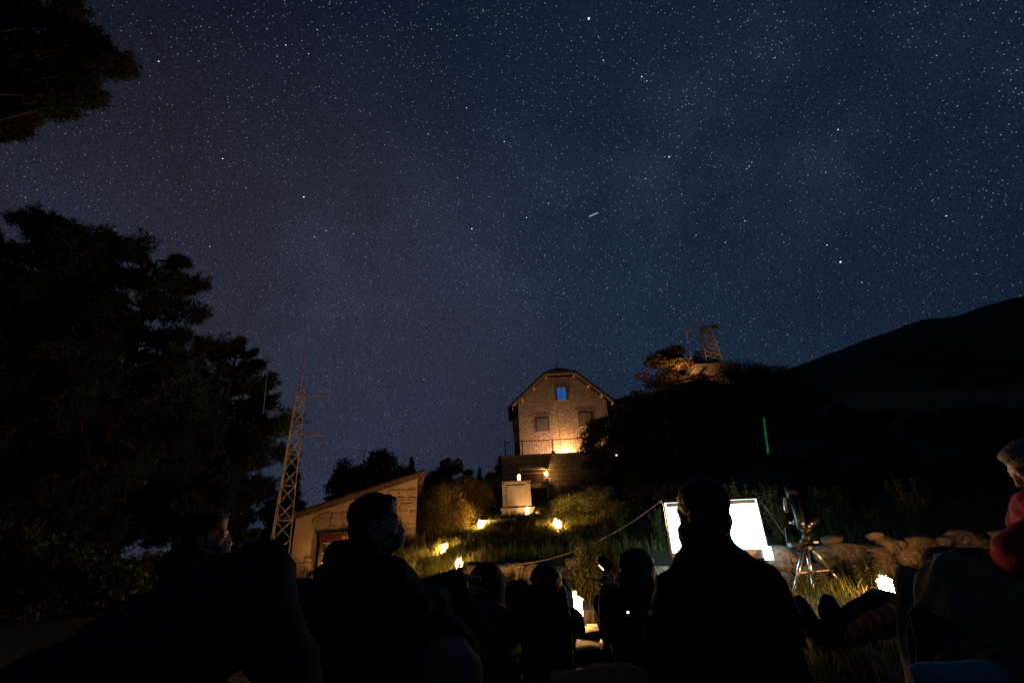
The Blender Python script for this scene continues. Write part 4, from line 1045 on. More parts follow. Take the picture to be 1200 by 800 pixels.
# ------------------------------------------------------------------ projection screen, ropes
def build_screen():
    Y = 7.3; TL, TR = at(779, 592, Y), at(884.5, 581.5, Y); BRp = at(902.5, 642, Y); w = TR.x - TL.x; zt = (TL.z + TR.z) / 2; zb = BRp.z; cx = (TL.x + TR.x) / 2; h = zt - zb
    g = gz(cx, Y); r = empty('projection_screen', (cx, Y, g)); tag(r, 'glowing white projection screen on a stand in front of the seated broad-shouldered man', 'screen'); z0 = zb - g; z1 = zt - g
    MB().box((0, 0, (z0 + z1) / 2), (w, .01, h)).build('cloth', 'screen', r)
    MB().box((0, -.012, z1 - .03), (w - .03, .006, .055)).build('top_band', 'screen_band', r)
    MB().box((0, 0, z1 + .025), (w + .07, .04, .045)).build('top_bar', 'black_plastic', r)
    for sx in (-1, 1): MB().box((sx * (w / 2 + .012), 0, (z0 + z1) / 2), (.02, .03, h)).build('edge', 'silver_tube', r)
    cs = MB().box((0, 0, z0 - .06), (w + .04, .09, .11)).build('casing', 'white_metal', r)
    MB().box((w / 2 - .03, -.053, z0 - .06), (.12, .012, .17)).build('end_light', 'screen_lamp', cs)
    for sx in (-1, 1):
        MB().tube([(sx * w * .35, .06, z1 - .05), (sx * w * .35, .10, 0)], .016, 6).build('leg', 'black_plastic', r); MB().tube([(sx * w * .35, -.35, .015), (sx * w * .35, .45, .015)], .016, 6).build('foot', 'black_plastic', r)
    for sx in (-1, 1): MB().tube([(sx * (w / 2 + .03), 0, z1 + .03), (sx * (w / 2 + .06), 0, z1 + .02)], .018, 6).build('ring', 'steel', r)
    # guy ropes
    s = Vector((cx - w / 2 - .05, Y, zt + .03)); wp = wall_point(609); e = at(609.5, 660.5, wp.y - .35); gr = Vector((at(596, 690, wp.y - .6).x, wp.y - .75, 0)); gr.z = gz(gr.x, gr.y)
    pts = [s.lerp(e, k) - Vector((0, 0, .16 * 4 * k * (1 - k))) for k in np.linspace(0, 1, 13)] + [e.lerp(gr, k) for k in (.35, .7, 1)]
    o = MB().tube([p - s for p in pts], .0058, 5).build('guy_rope', 'rope'); o.location = s; tag(o, 'long slack rope from the screen corner down over the boulders', 'rope')
    s2 = Vector((cx + w / 2 + .05, Y, zt + .02)); e2 = Vector((s2.x + .75, Y + .3, gz(s2.x + .75, Y + .3)))
    o = MB().tube([(0, 0, 0), (e2 - s2) * .5 - Vector((0, 0, .05)), e2 - s2], .004, 5).build('guy_rope', 'rope'); o.location = s2; tag(o, 'thin cord from the screen corner down towards the telescope', 'rope')
    # its glow on the audience comes from the cloth itself
build_screen()

# ------------------------------------------------------------------ telescope on its tripod
def telescope():
    Y = 6.9; b = at(948, 712, Y); apex = at(945, 641, Y); g = gz(apex.x, Y); r = empty('telescope', (apex.x, Y, g)); tag(r, 'dark telescope on a silver tripod in front of the boulder wall', 'telescope'); z = apex.z - g
    L = lambda px, py, YY=Y: at(px, py, YY) - r.location
    feet = [L(932, 712, 6.6), L(957, 706, 6.75), L(993, 694, 7.15)]
    for f, a in zip(feet, (L(941, 645), L(946, 645), L(953, 644))):
        f.z = .0; k = a.lerp(f, .55); lg = MB().tube([a, k], .024, 8).build('leg', 'silver_tube', r, True); MB().tube([k, f], .017, 8).build('lower_leg', 'silver_tube', lg, True); MB().ell(f + Vector((0, 0, .012)), (.025, .025, .02)).build('rubber_foot', 'black_plastic', lg, True)
    c = MB(); m = [(L(941, 645) * .5 + feet[0] * .5), (L(946, 645) * .5 + feet[1] * .5), (L(953, 644) * .5 + feet[2] * .5)]
    mid = (m[0] + m[1] + m[2]) / 3
    for q in m: c.tube([q, mid], .009, 5)
    c.build('spreader', 'steel', r)
    MB().lathe(L(944, 640), [(.10, -.04), (.11, 0), (.06, .03), (.05, .08)], 14).build('tripod_head', 'black_plastic', r)
    MB().box(L(935, 638), (.22, .12, .05)).build('eyepiece_tray', 'black_plastic', r)
    hd = MB().tube([L(945, 634), L(946, 622)], [.06, .055], 10).tube([L(942, 624), L(951, 612)], [.055, .05], 10).build('mount_head', 'black_plastic', r, True)
    MB().tube([L(949, 615), L(958, 606)], .045, 10).build('declination_axis', 'black_plastic', r, True)
    MB().tube([L(944, 618), L(930, 610)], .012, 6).build('counterweight_bar', 'silver_tube', r, True); MB().tube([L(935, 612.5), L(930, 610)], .045, 10).build('counterweight', 'black_plastic', r, True)
    tb = MB().tube([L(940, 620, Y - .1), L(936, 602, Y - .1), L(928, 578, Y + .1)], [.058, .06, .062], 14).build('tube', 'black_plastic', r, True)
    MB().tube([L(929, 582, Y + .08), L(925.5, 571, Y + .15)], .075, 14).build('dew_shield', 'black_plastic', tb, True); MB().tube([L(922, 600, Y - .1), L(918, 584, Y - .05)], .022, 8).build('finder', 'black_plastic', tb, True)
    MB().box(L(920, 590, Y - .14), (.03, .02, .16), Matrix.Rotation(.2, 3, 'Y')).build('guide_rail', 'silver_tube', tb)
    for px, py in ((926, 612), (941, 613), (948, 616), (951, 613)): MB().ell(L(px, py, Y - .17), (.016, .016, .016)).build('knob', 'steel', hd, True)
    MB().box(L(956, 635, Y - .1), (.06, .02, .02)).build('label_plate', 'white_metal', hd)
    MB().tube([L(920, 618), L(923, 640), L(927, 655), L(931, 668)], .006, 5).build('cable', 'black_plastic', r)
    # green laser pointer clamped to the tube: a fan of green light on the hillside leaves
    p0 = L(926, 590, Y - .02); tgt = gat(897.5, 26) 
    la = MB().tube([p0, p0 + Vector((-.03, .12, .05))], .013, 8).build('laser_pointer', 'black_plastic', tb, True)
    ld = bpy.data.lights.new('laser_light', 'SPOT'); ld.energy = 90000; ld.color = (.08, 1.0, .42); ld.shadow_soft_size = .003; ld.spot_size = math.radians(9.0); ld.spot_blend = .05
    lo = bpy.data.objects.new('laser_light', ld); COL.objects.link(lo); lo.parent = la
    src = Vector(r.location) + p0 + Vector((-.034, .14, .06)); a = at(894.5, 486, 24); e = at(900.5, 535, 24); mid = (a + e) / 2
    zax = -(mid - src).normalized(); xax = ((a - src).normalized() - (e - src).normalized()); xax = (xax - zax * xax.dot(zax)).normalized(); yax = zax.cross(xax)
    mw = Matrix((xax, yax, zax)).transposed().to_4x4(); mw.translation = src - Vector(r.location); lo.matrix_local = mw
    half = ((a - src).normalized() - (e - src).normalized()).length / 2
    ld.use_nodes = True; nt = ld.node_tree; N = nt.nodes; Lk = nt.links; em = N['Emission']; tc = N.new('ShaderNodeTexCoord'); sp = N.new('ShaderNodeSeparateXYZ'); Lk.new(tc.outputs['Normal'], sp.inputs[0])
    def absless(sock, lim, soft):
        ab = N.new('ShaderNodeMath'); ab.operation = 'ABSOLUTE'; Lk.new(sock, ab.inputs[0]); mr = N.new('ShaderNodeMapRange'); mr.interpolation_type = 'SMOOTHSTEP'; Lk.new(ab.outputs[0], mr.inputs[0])
        mr.inputs[1].default_value = lim * (1 - soft); mr.inputs[2].default_value = lim; mr.inputs[3].default_value = 1; mr.inputs[4].default_value = 0; return mr.outputs[0]
    mu = N.new('ShaderNodeMath'); mu.operation = 'MULTIPLY'; Lk.new(absless(sp.outputs[0], half, .3), mu.inputs[0]); Lk.new(absless(sp.outputs[1], .0036, .5), mu.inputs[1])
    nz = N.new('ShaderNodeTexNoise'); nz.inputs['Scale'].default_value = 420; nz.inputs['Detail'].default_value = 3; Lk.new(tc.outputs['Normal'], nz.inputs['Vector']); mr = N.new('ShaderNodeMapRange'); Lk.new(nz.outputs[0], mr.inputs[0]); mr.inputs[1].default_value = .42; mr.inputs[2].default_value = .62
    m2 = N.new('ShaderNodeMath'); m2.operation = 'MULTIPLY'; Lk.new(mu.outputs[0], m2.inputs[0]); Lk.new(mr.outputs[0], m2.inputs[1]); Lk.new(m2.outputs[0], em.inputs['Strength'])
telescope()

# ------------------------------------------------------------------ people
def ik(a, b, l1, l2, pole):
    a, b, pole = Vector(a), Vector(b), Vector(pole); d = b - a; L = min(d.length, (l1 + l2) * .995); t = d.normalized()
    x = (l1 * l1 - l2 * l2 + L * L) / (2 * L); hgt = math.sqrt(max(0, l1 * l1 - x * x)); p = pole - t * pole.dot(t); p = p.normalized() if p.length > 1e-5 else t.orthogonal()
    return a + t * x + p * hgt
def hand(mb, wrist, direc, palm_n, curl=.5, side=1):
    """palm, four fingers of unequal length and a thumb from the side of the palm"""
    d = Vector(direc).normalized(); n = Vector(palm_n); n = (n - d * n.dot(d)).normalized(); s = d.cross(n) * side; w = Vector(wrist)
    rot = Matrix((s, d, n)).transposed(); mb.ell(w + d * .045, (.042, .055, .016), rot)
    for j, (off, ln) in enumerate(((-.030, .070), (-.010, .080), (.011, .075), (.030, .058))):
        p = w + d * .085 + s * off; dirv = d.copy()
        for k, f in enumerate((.45, .32, .25)):
            q = Matrix.Rotation(-curl * side * (.5 + .25 * k), 3, s * side) ; dirv = (dirv * math.cos(curl * (.5 + .3 * k)) - n * math.sin(curl * (.5 + .3 * k))).normalized()
            e = p + dirv * ln * f; mb.cap(p, e, .0092 - .0008 * k, .0086 - .0008 * k, 8); p = e
    p = w + d * .02 - s * .034; e = p + (d * .6 - s * .7 - n * .2).normalized() * .038; mb.cap(p, e, .012, .0105, 8); mb.cap(e, e + (d * .9 - s * .15 - n * .35).normalized() * .032, .0105, .009, 8)

def person(label, pelvis, neck, head, face, up=(0, 0, 1), side=None, hands=None, knees=None, ankles=None, toes=None, elbows=None, shoulder_w=.20, top='cloth_black', bottom='cloth_black',
           hair='short', hairmat='hair_black', mask=None, hood=False, drop=.055, collar=.012, fold=.011, curl=.5, glasses=False, sleeve_long=True, bulk=1.0, group=None, shoes='shoe', shoe_w=1.0, leg_r=1.0, hs=1.0):
    V = Vector; pelvis, neck, head, face, up = V(pelvis), V(neck), V(head), V(face).normalized(), V(up)
    base = V((pelvis.x, pelvis.y, gz(pelvis.x, pelvis.y))); r = empty('person', base); tag(r, label, 'person', group)
    sd = V(side).normalized() if side is not None else face.cross(V((0, 0, 1))).normalized()      # the person's right
    fw = V((0, 0, 1)).cross(sd).normalized()                                                        # chest direction
    up = (up - face * up.dot(face)).normalized(); rt = face.cross(up).normalized(); HR = Matrix((rt, face, up)).transposed()
    H = lambda x, f, u: head + (rt * x + face * f + up * u) * hs
    spine = neck - pelvis
    S = {k: neck - spine.normalized() * drop + sd * k * shoulder_w for k in (1, -1)}
    hipj = {k: pelvis + sd * k * .095 for k in (1, -1)}
    hands = hands or {}; elb = {}
    for k in (1, -1):
        if k not in hands: hands[k] = S[k] + V((0, 0, -.45)) + fw * .15
        elb[k] = V(elbows[k]) if elbows and k in elbows else ik(S[k], hands[k], .29, .26, -fw * .3 + sd * k * .5 - V((0, 0, .6)))
    off = [r.location.copy()]
    def fin(mb, name, voxel, material, parent=r, smooth=3, wrinkle=0.0, wscale=14.0):
        mb.v = [tuple(V(v) - off[0]) for v in mb.v]; return link(name, remesh(mb, voxel, smooth, wrinkle, wscale), material, parent)
    # ---- body: one continuous surface (head, neck, slim trunk and limbs, hands)
    b = MB()
    b.ell(H(0, -.012, .035), (.074 * hs, .094 * hs, .084 * hs), HR); b.ell(H(0, .022, -.028), (.060 * hs, .070 * hs, .086 * hs), HR); b.ell(H(0, .042, -.082), (.043 * hs, .044 * hs, .034 * hs), HR)
    b.cap(H(0, .086, .015), H(0, .106, -.028), .009, .0135, 10); b.ell(H(.012, .094, -.032), (.010, .011, .009), HR); b.ell(H(-.012, .094, -.032), (.010, .011, .009), HR)
    b.cap(H(-.032, .076, .030), H(.032, .076, .030), .012, .012, 8); b.cap(H(-.020, .084, -.060), H(.020, .084, -.060), .009, .009, 8); b.cap(H(-.016, .083, -.071), H(.016, .083, -.071), .009, .009, 8)
    for k in (1, -1): b.ell(H(.074 * k, -.008, -.008), (.012, .020, .031), HR); b.ell(H(.040 * k, .060, -.025), (.024, .024, .022), HR)
    b.cap(H(0, -.02, -.06), neck + spine.normalized() * .0, .056 * hs, .062); b.cap(neck, pelvis.lerp(neck, .6), .075, .10); b.cap(pelvis.lerp(neck, .6), pelvis, .10, .09)
    for k in (1, -1):
        b.cap(neck - spine.normalized() * .05, S[k], .05, .045); b.cap(S[k], elb[k], .042, .034); b.cap(elb[k], hands[k], .034, .024)
        d = V(hands[k]) - elb[k]; hand(b, V(hands[k]) + d.normalized() * .01, d, V((0, 0, 1)) + fw * .1, curl, k)
        if knees: b.cap(hipj[k], knees[k], .06, .045); b.cap(knees[k], ankles[k], .042, .032)
    body = fin(b, 'body', .0085, 'skin', smooth=2)
    for k in (1, -1):
        e = MB().ell(H(.030 * k, .078, .010), (.0125, .0125, .0125), HR); e.v = [tuple(V(v) - off[0]) for v in e.v]; e.build('eye', 'white_metal', body, True)
    # ---- jacket with sleeves
    j = MB(); ch = pelvis.lerp(neck, .68); up2 = spine.normalized(); TR = Matrix((sd, up2.cross(sd) * -1, up2)).transposed()
    j.ell(ch, (.185 * bulk, .125 * bulk, .21), TR, 20, 12); j.ell(pelvis.lerp(neck, .35), (.165 * bulk, .125 * bulk, .20), TR, 20, 12); j.ell(pelvis + up2 * .05, (.175 * bulk, .14 * bulk, .15), TR, 20, 12)
    j.cap(neck - up2 * .03, neck + up2 * collar, .094, .086)
    for k in (1, -1):
        w = V(hands[k]); j.cap(neck - up2 * .035 + sd * k * .05, S[k], .062 * bulk, .078 * bulk); j.cap(S[k], elb[k], .078 * bulk, .060 * bulk); j.cap(elb[k], elb[k].lerp(w, .97), .058 * bulk, .044 * bulk)
    if hood == 'down': j.ell(neck - fw * .07 + up2 * .02, (.12, .07, .07), TR)
    fin(j, 'jacket', .013, top, smooth=4, wrinkle=fold, wscale=8)
    # ---- trousers, shoes
    if knees:
        t = MB(); t.ell(pelvis, (.17 * leg_r, .14 * leg_r, .13), TR, 18, 10)
        for k in (1, -1): t.cap(hipj[k], knees[k], .096 * leg_r, .074 * leg_r); t.cap(knees[k], V(knees[k]).lerp(V(ankles[k]), .96), .073 * leg_r, .058 * leg_r)
        fin(t, 'trousers', .013, bottom, smooth=4, wrinkle=fold, wscale=7)
        for k in (1, -1):
            a = V(ankles[k]); td = V(toes[k]) if toes else V(knees[k]) - a
            shin = (V(knees[k]) - a).normalized()
            if not toes: td = fw
            td = td.normalized(); sh = MB(); heel = a - shin * .055 - td * .04; toe = a - shin * .065 + td * .175
            q = shoe_w; sh.cap(a + shin * .01, a - shin * .04, .05, .05); sh.cap(heel, a - shin * .05 + td * .07, .042 * q, .044 * q); sh.cap(a - shin * .05 + td * .06, toe, .047 * q, .038 * q); sh.cap(a - shin * .07 + td * .05, a - shin * .075 + td * .14, .045 * q, .045 * q)
            so = fin(sh, 'shoe', .009, shoes, smooth=3)
    # ---- hair / hood
    h = MB()
    if hood is True:
        h.ell(H(0, -.02, .03), (.105, .125, .125), HR, 20, 12); h.cap(H(0, -.03, -.03), neck, .10, .115)
        fin(h, 'hood', .011, top, smooth=4, wrinkle=.005, wscale=12)
    else:
        if hair == 'short':
            h.ell(H(0, -.020, .052), (.080 * hs, .096 * hs, .080 * hs), HR, 20, 12); h.ell(H(0, -.055, -.005), (.067 * hs, .052 * hs, .068 * hs), HR); h.ell(H(0, .030, .088), (.060 * hs, .050 * hs, .034 * hs), HR)
            for k in (1, -1): h.cap(H(.071 * k, .012, .03), H(.072 * k, .010, -.012), .014, .008)
        else:
            h.ell(H(0, -.02, .045), (.092, .108, .088), HR, 20, 12); h.ell(H(0, -.06, -.03), (.085, .06, .10), HR)
            dn = V((0, 0, -1)); back = -fw
            for x in (-.075, -.04, 0, .04, .075):
                p = H(x, -.055 + abs(x) * .3, -.01); q = p + dn * .18 + back * .03 + rt * x * .25; s_ = q + dn * .17 + back * .0 + rt * x * .12
                h.cap(p, q, .040, .036); h.cap(q, s_, .036, .014)
        fin(h, 'hair', .009, hairmat, smooth=2, wrinkle=.005, wscale=26)
    if mask:
        m = MB(); m.ell(H(0, .052, -.052), (.060, .060, .052), HR, 18, 12); mo = fin(m, 'face_mask', .008, mask, smooth=2, wrinkle=.0025, wscale=30)
        for k in (1, -1):
            s_ = MB().tube([H(.052 * k, .07, -.02), H(.082 * k, .0, .005), H(.078 * k, -.025, -.015), H(.078 * k, .0, -.04), H(.054 * k, .06, -.075)], .0025, 5); s_.v = [tuple(V(v) - off[0]) for v in s_.v]; s_.build('ear_loop', 'white_metal', mo)
    if glasses:
        g = MB()
        for k in (1, -1):
            g.tube([H(.034 * k + .021 * math.cos(a), .097, .010 + .017 * math.sin(a)) for a in np.linspace(0, 2 * PI, 13)], .002, 5); g.tube([H(.056 * k, .094, .014), H(.078 * k, .0, .014)], .002, 5)
        g.tube([H(-.012, .099, .012), H(.012, .099, .012)], .002, 5); g.v = [tuple(V(v) - off[0]) for v in g.v]; g.build('glasses', 'steel', r)
    return r

def G(x, y, dz): return Vector((x, y, gz(x, y) + dz))
def people():
    V = Vector
    # the masked man in profile, arms resting on his knees
    hd = at(441, 617, 2.05); nk = at(423, 661, 2.02); pl = G(nk.x - .03, 1.98, .12)
    k1 = at(528, 698, 2.35); k2 = at(505, 716, 2.15)
    person('dark-haired man in a pale blue face mask seated in profile, arm resting on his knee', pl, nk, hd, (.97, .24, .02), side=(.20, -.95, 0) if False else (.72, -.66, 0),
           hands={1: at(524, 690, 2.18) + V((.03, .04, .02)), -1: at(532, 693, 2.42)}, elbows={1: at(486, 706, 2.0) + V((0, 0, 0))},
           knees={1: k2, -1: k1}, ankles={1: G(k2.x + .22, k2.y + .30, .09), -1: G(k1.x + .24, k1.y + .28, .09)}, toes={1: V((.7, .6, 0)), -1: V((.7, .6, 0))},
           top='cloth_black', bottom='cloth_charcoal', hair='short', mask='mask_blue', bulk=1.08, shoulder_w=.185, hood='down', glasses=True)
    # the broad man seen from behind in front of the screen
    hd = at(826, 607, 1.95); nk = at(833, 652, 1.93); pl = G(nk.x + .02, 1.86, .12)
    kR, kL = at(908, 738, 2.3), at(780, 745, 2.3)
    person('broad-shouldered man in black seen from behind, sitting cross-legged before the screen', pl, nk, hd, (.10, .99, .02), side=(.99, -.08, 0),
           hands={1: kR + V((-.06, .05, .06)), -1: kL + V((.06, .05, .06))}, knees={1: V((kR.x, kR.y, .25)), -1: V((kL.x, kL.y, .25))},
           ankles={1: G(pl.x + .0, 2.42, .09), -1: G(pl.x + .08, 2.55, .09)}, toes={1: V((-1, .2, 0)), -1: V((1, .2, 0))}, top='cloth_black', bottom='cloth_black', hair='short', bulk=.93, shoulder_w=.148, drop=.10, collar=.085, hs=1.14)
    # three people reclining ahead
    def recline(px, py, Y, label, **kw):
        hd = at(px, py, Y); el = {k: G(hd.x + .16 * k, Y + .10, .20) for k in (1, -1)}; nk = hd + V((0, .03, -.16)); pl = G(hd.x, Y + .42, .12)
        kn = {k: V((pl.x + .14 * k, pl.y + .38, .36)) for k in (1, -1)}; an = {k: G(pl.x + .14 * k, pl.y + .66, .08) for k in (1, -1)}
        hn = {k: G(hd.x + .13 * k, Y + .30, .22) for k in (1, -1)}
        return person(label, pl, nk, hd, (.05, .93, .35), up=(0, -.2, 1), side=(1, 0, 0), hands=hn, elbows=el, knees=kn, ankles=an, toes={1: V((0, 1, .2)), -1: V((0, 1, .2))}, curl=.2, shoulder_w=.135, bulk=.85, **kw)
    recline(571, 690, 3.1, 'person in a dark hood leaning back, seen from behind beside the boulders', hood=True, top='cloth_navy', bottom='cloth_black')
    recline(640, 688, 3.1, 'person with long black hair leaning back, seen from behind next to the main lantern', hair='long', hairmat='hair_black', top='cloth_black', bottom='cloth_charcoal')
    # photographer
    hd = at(744, 672, 2.9); nk = hd + V((.015, -.03, -.165)); pl = G(hd.x + .03, 2.84, .12)
    person('photographer with thick dark hair crouched behind a small camera on a tripod', pl, nk, hd, (-.25, .93, .25), side=(.97, .22, 0), hands={1: at(724, 694, 3.0), -1: at(714, 694, 3.0)}, elbows={1: at(765, 725, 2.9), -1: at(716, 735, 2.85)}, shoulder_w=.165,
           knees={1: V((pl.x + .25, pl.y + .36, .34)), -1: V((pl.x - .16, pl.y + .40, .30))}, ankles={1: G(pl.x + .24, pl.y + .55, .09), -1: G(pl.x - .10, pl.y + .62, .09)},
           hair='long', hairmat='hair_brown', top='cloth_charcoal', bottom='cloth_black', bulk=1.1)
    # left: masked person looking at the screen
    hd = at(243, 632, 2.6); nk = at(222, 667, 2.55); pl = G(nk.x - .05, 2.5, .12)
    person('person in a blue face mask among the pines side, looking towards the screen', pl, nk, hd, (.96, .28, .05), side=(.55, -.83, 0), hands={1: at(250, 720, 2.7), -1: at(262, 712, 2.9)},
           knees={1: at(285, 730, 2.6), -1: at(290, 720, 2.9)}, ankles={1: G(at(285, 730, 2.6).x + .22, 2.95, .09), -1: G(at(290, 720, 2.9).x + .22, 3.2, .09)},
           hair='short', hairmat='hair_black', top='cloth_black', bottom='cloth_black', mask='mask_blue', hood='down')
    # left foreground: person leaning back with one knee raised high
    kn = at(300, 676, 1.30); hp = V((-1.05, .98, .20)); pl = V((hp.x - .08, hp.y - .04, .22)); nk = V((-1.50, .66, .50)); hd = V((-1.60, .60, .70))
    an = V((kn.x + .16, kn.y + .12, .15)); k2 = V((kn.x - .04, kn.y + .42, .48)); an2 = G(k2.x + .22, k2.y + .22, .09)
    person('person in blue jeans half out of view, one raised knee in front of the shed', pl, nk, hd, (.8, .5, .25), side=(.55, -.83, 0), hands={1: V((-1.5, .2, .12)), -1: V((-1.75, .95, .12))},
           knees={1: kn, -1: k2}, ankles={1: an, -1: an2}, toes={1: V((.8, .5, 0)), -1: V((.8, .5, 0))}, hair='short', top='cloth_navy', bottom='cloth_denim', leg_r=1.05, fold=.018)
    # right: person lying with upturned shoes, trousers with lit folds painted as bands
    a1, a2 = at(966, 742, 3.2), at(994, 743, 3.12); k1, k2 = at(1036, 716, 3.05), at(1058, 722, 2.95); pl = G(at(1130, 740, 2.7).x, 2.62, .13)
    person('person lying on the ground in dark trousers with light on the folds painted in, dark shoe soles turned up', pl, pl + V((.42, -.22, .10)), pl + V((.60, -.31, .20)), (-.75, .45, .5), up=(.5, -.3, .8), side=(.45, .89, 0), hands={1: pl + V((.35, .18, .05)), -1: pl + V((.1, -.28, .0))},
           knees={1: V((k1.x, k1.y, .27)), -1: V((k2.x, k2.y - .1, .25))}, ankles={1: V((a1.x, a1.y, .12)), -1: V((a2.x, a2.y, .12))}, toes={1: V((-.1, .15, 1)), -1: V((.1, .15, 1))}, hair='short', hairmat='hair_brown', top='cloth_charcoal', bottom='cloth_lit_folds', shoe_w=1.3)
    # right: person in grey, knees up
    k1 = at(1100, 704, 2.05); k2 = at(1138, 706, 1.85); pl = G(at(1178, 740, 1.72).x, 1.66, .13); nk = pl + V((.34, -.12, .40)); hd = nk + V((.10, -.02, .19))
    person('person sitting with both knees drawn up under the crumpled grey blanket', pl, nk, hd, (-.8, .6, .1), side=(.6, .8, 0), hands={1: k1 + V((.20, .02, -.12)), -1: k2 + V((.16, -.06, -.08))},
           knees={1: k1, -1: k2}, ankles={1: G(k1.x - .07, k1.y - .0, .10), -1: G(k2.x - .14, k2.y + .0, .10)}, toes={1: V((-.5, .8, 0)), -1: V((-.5, .8, 0))}, hair='short', hairmat='hair_brown', top='cloth_grey', bottom='cloth_grey', leg_r=1.12, fold=.02)
    # right edge: grey-haired person in a crimson sweater
    hd = at(1213, 548, 2.35); nk = at(1222, 596, 2.32); pl = G(nk.x + .10, 2.30, .36); k1 = at(1131, 664, 2.45)
    person('grey-haired person in a crimson sweater leaning forward at the edge of the group', pl, nk, hd, (-.86, .35, -.42), up=(-.35, .1, .9), side=(.38, .92, 0), hands={1: at(1165, 668, 2.65), -1: at(1178, 662, 2.32)}, elbows={-1: at(1186, 640, 2.22)},
           knees={1: k1 + V((.1, .25, 0)), -1: k1}, ankles={1: G(k1.x + .05, k1.y + .28, .09), -1: G(k1.x + .02, k1.y + .02, .09)}, toes={1: V((-.9, .3, 0)), -1: V((-.9, .3, 0))}, hair='short', hairmat='hair_grey', top='cloth_crimson', bottom='cloth_charcoal', leg_r=1.1)
    rk = link('seat_rock', ROCKS[4], None); rk.location = (pl.x + .05, pl.y, gz(pl.x, pl.y) + .09); rk.scale = (.26, .24, .17); tag(rk, 'rock used as a seat by the person in crimson', 'rock')
people()

# camera on a tripod held by the photographer
def small_camera():
    Y = 3.05; c = at(705, 659, Y); g = gz(c.x, Y); r = empty('camera_tripod', (c.x, Y, g)); tag(r, 'small camera tilted up on a thin black tripod beside the photographer', 'camera'); z = c.z - g
    L = lambda px, py, yy=Y: at(px, py, yy) - r.location
    d = (L(703, 652) - L(713, 662)).normalized(); up = Vector((0, 0, 1)); q = d.to_track_quat('Y', 'Z').to_matrix()
    bd = MB().box(L(710, 662), (.075, .06, .055), q).build('camera_body', 'black_plastic', r); MB().tube([L(709, 661), L(702.5, 652)], [.028, .030], 12).build('lens', 'black_plastic', bd, True)
    MB().box(L(712, 665, Y - .04), (.02, .01, .02), q).build('viewfinder', 'black_plastic', bd)
    MB().tube([L(708, 668), L(708, 676)], .012, 8).build('ball_head', 'steel', r, True); MB().ell(L(711, 674, Y - .02), (.012, .012, .012)).build('knob', 'steel', r, True)
    a = L(707, 676)
    for k, (dx, dy) in enumerate(((-.05, -.06), (.09, -.08), (.02, .12))): MB().tube([a, (a.x + dx, a.y + dy, .0)], [.011, .007], 6).build('leg', 'black_plastic', r)
    w = at(733, 715.5, 2.72); o = MB().ell((0, 0, 0), (.007, .007, .006)).build('clip_light', 'white_led', None, True); o.location = w + Vector((0, -.06, 0)); tag(o, 'tiny white light clipped to the back of the photographer', 'light')
small_camera()

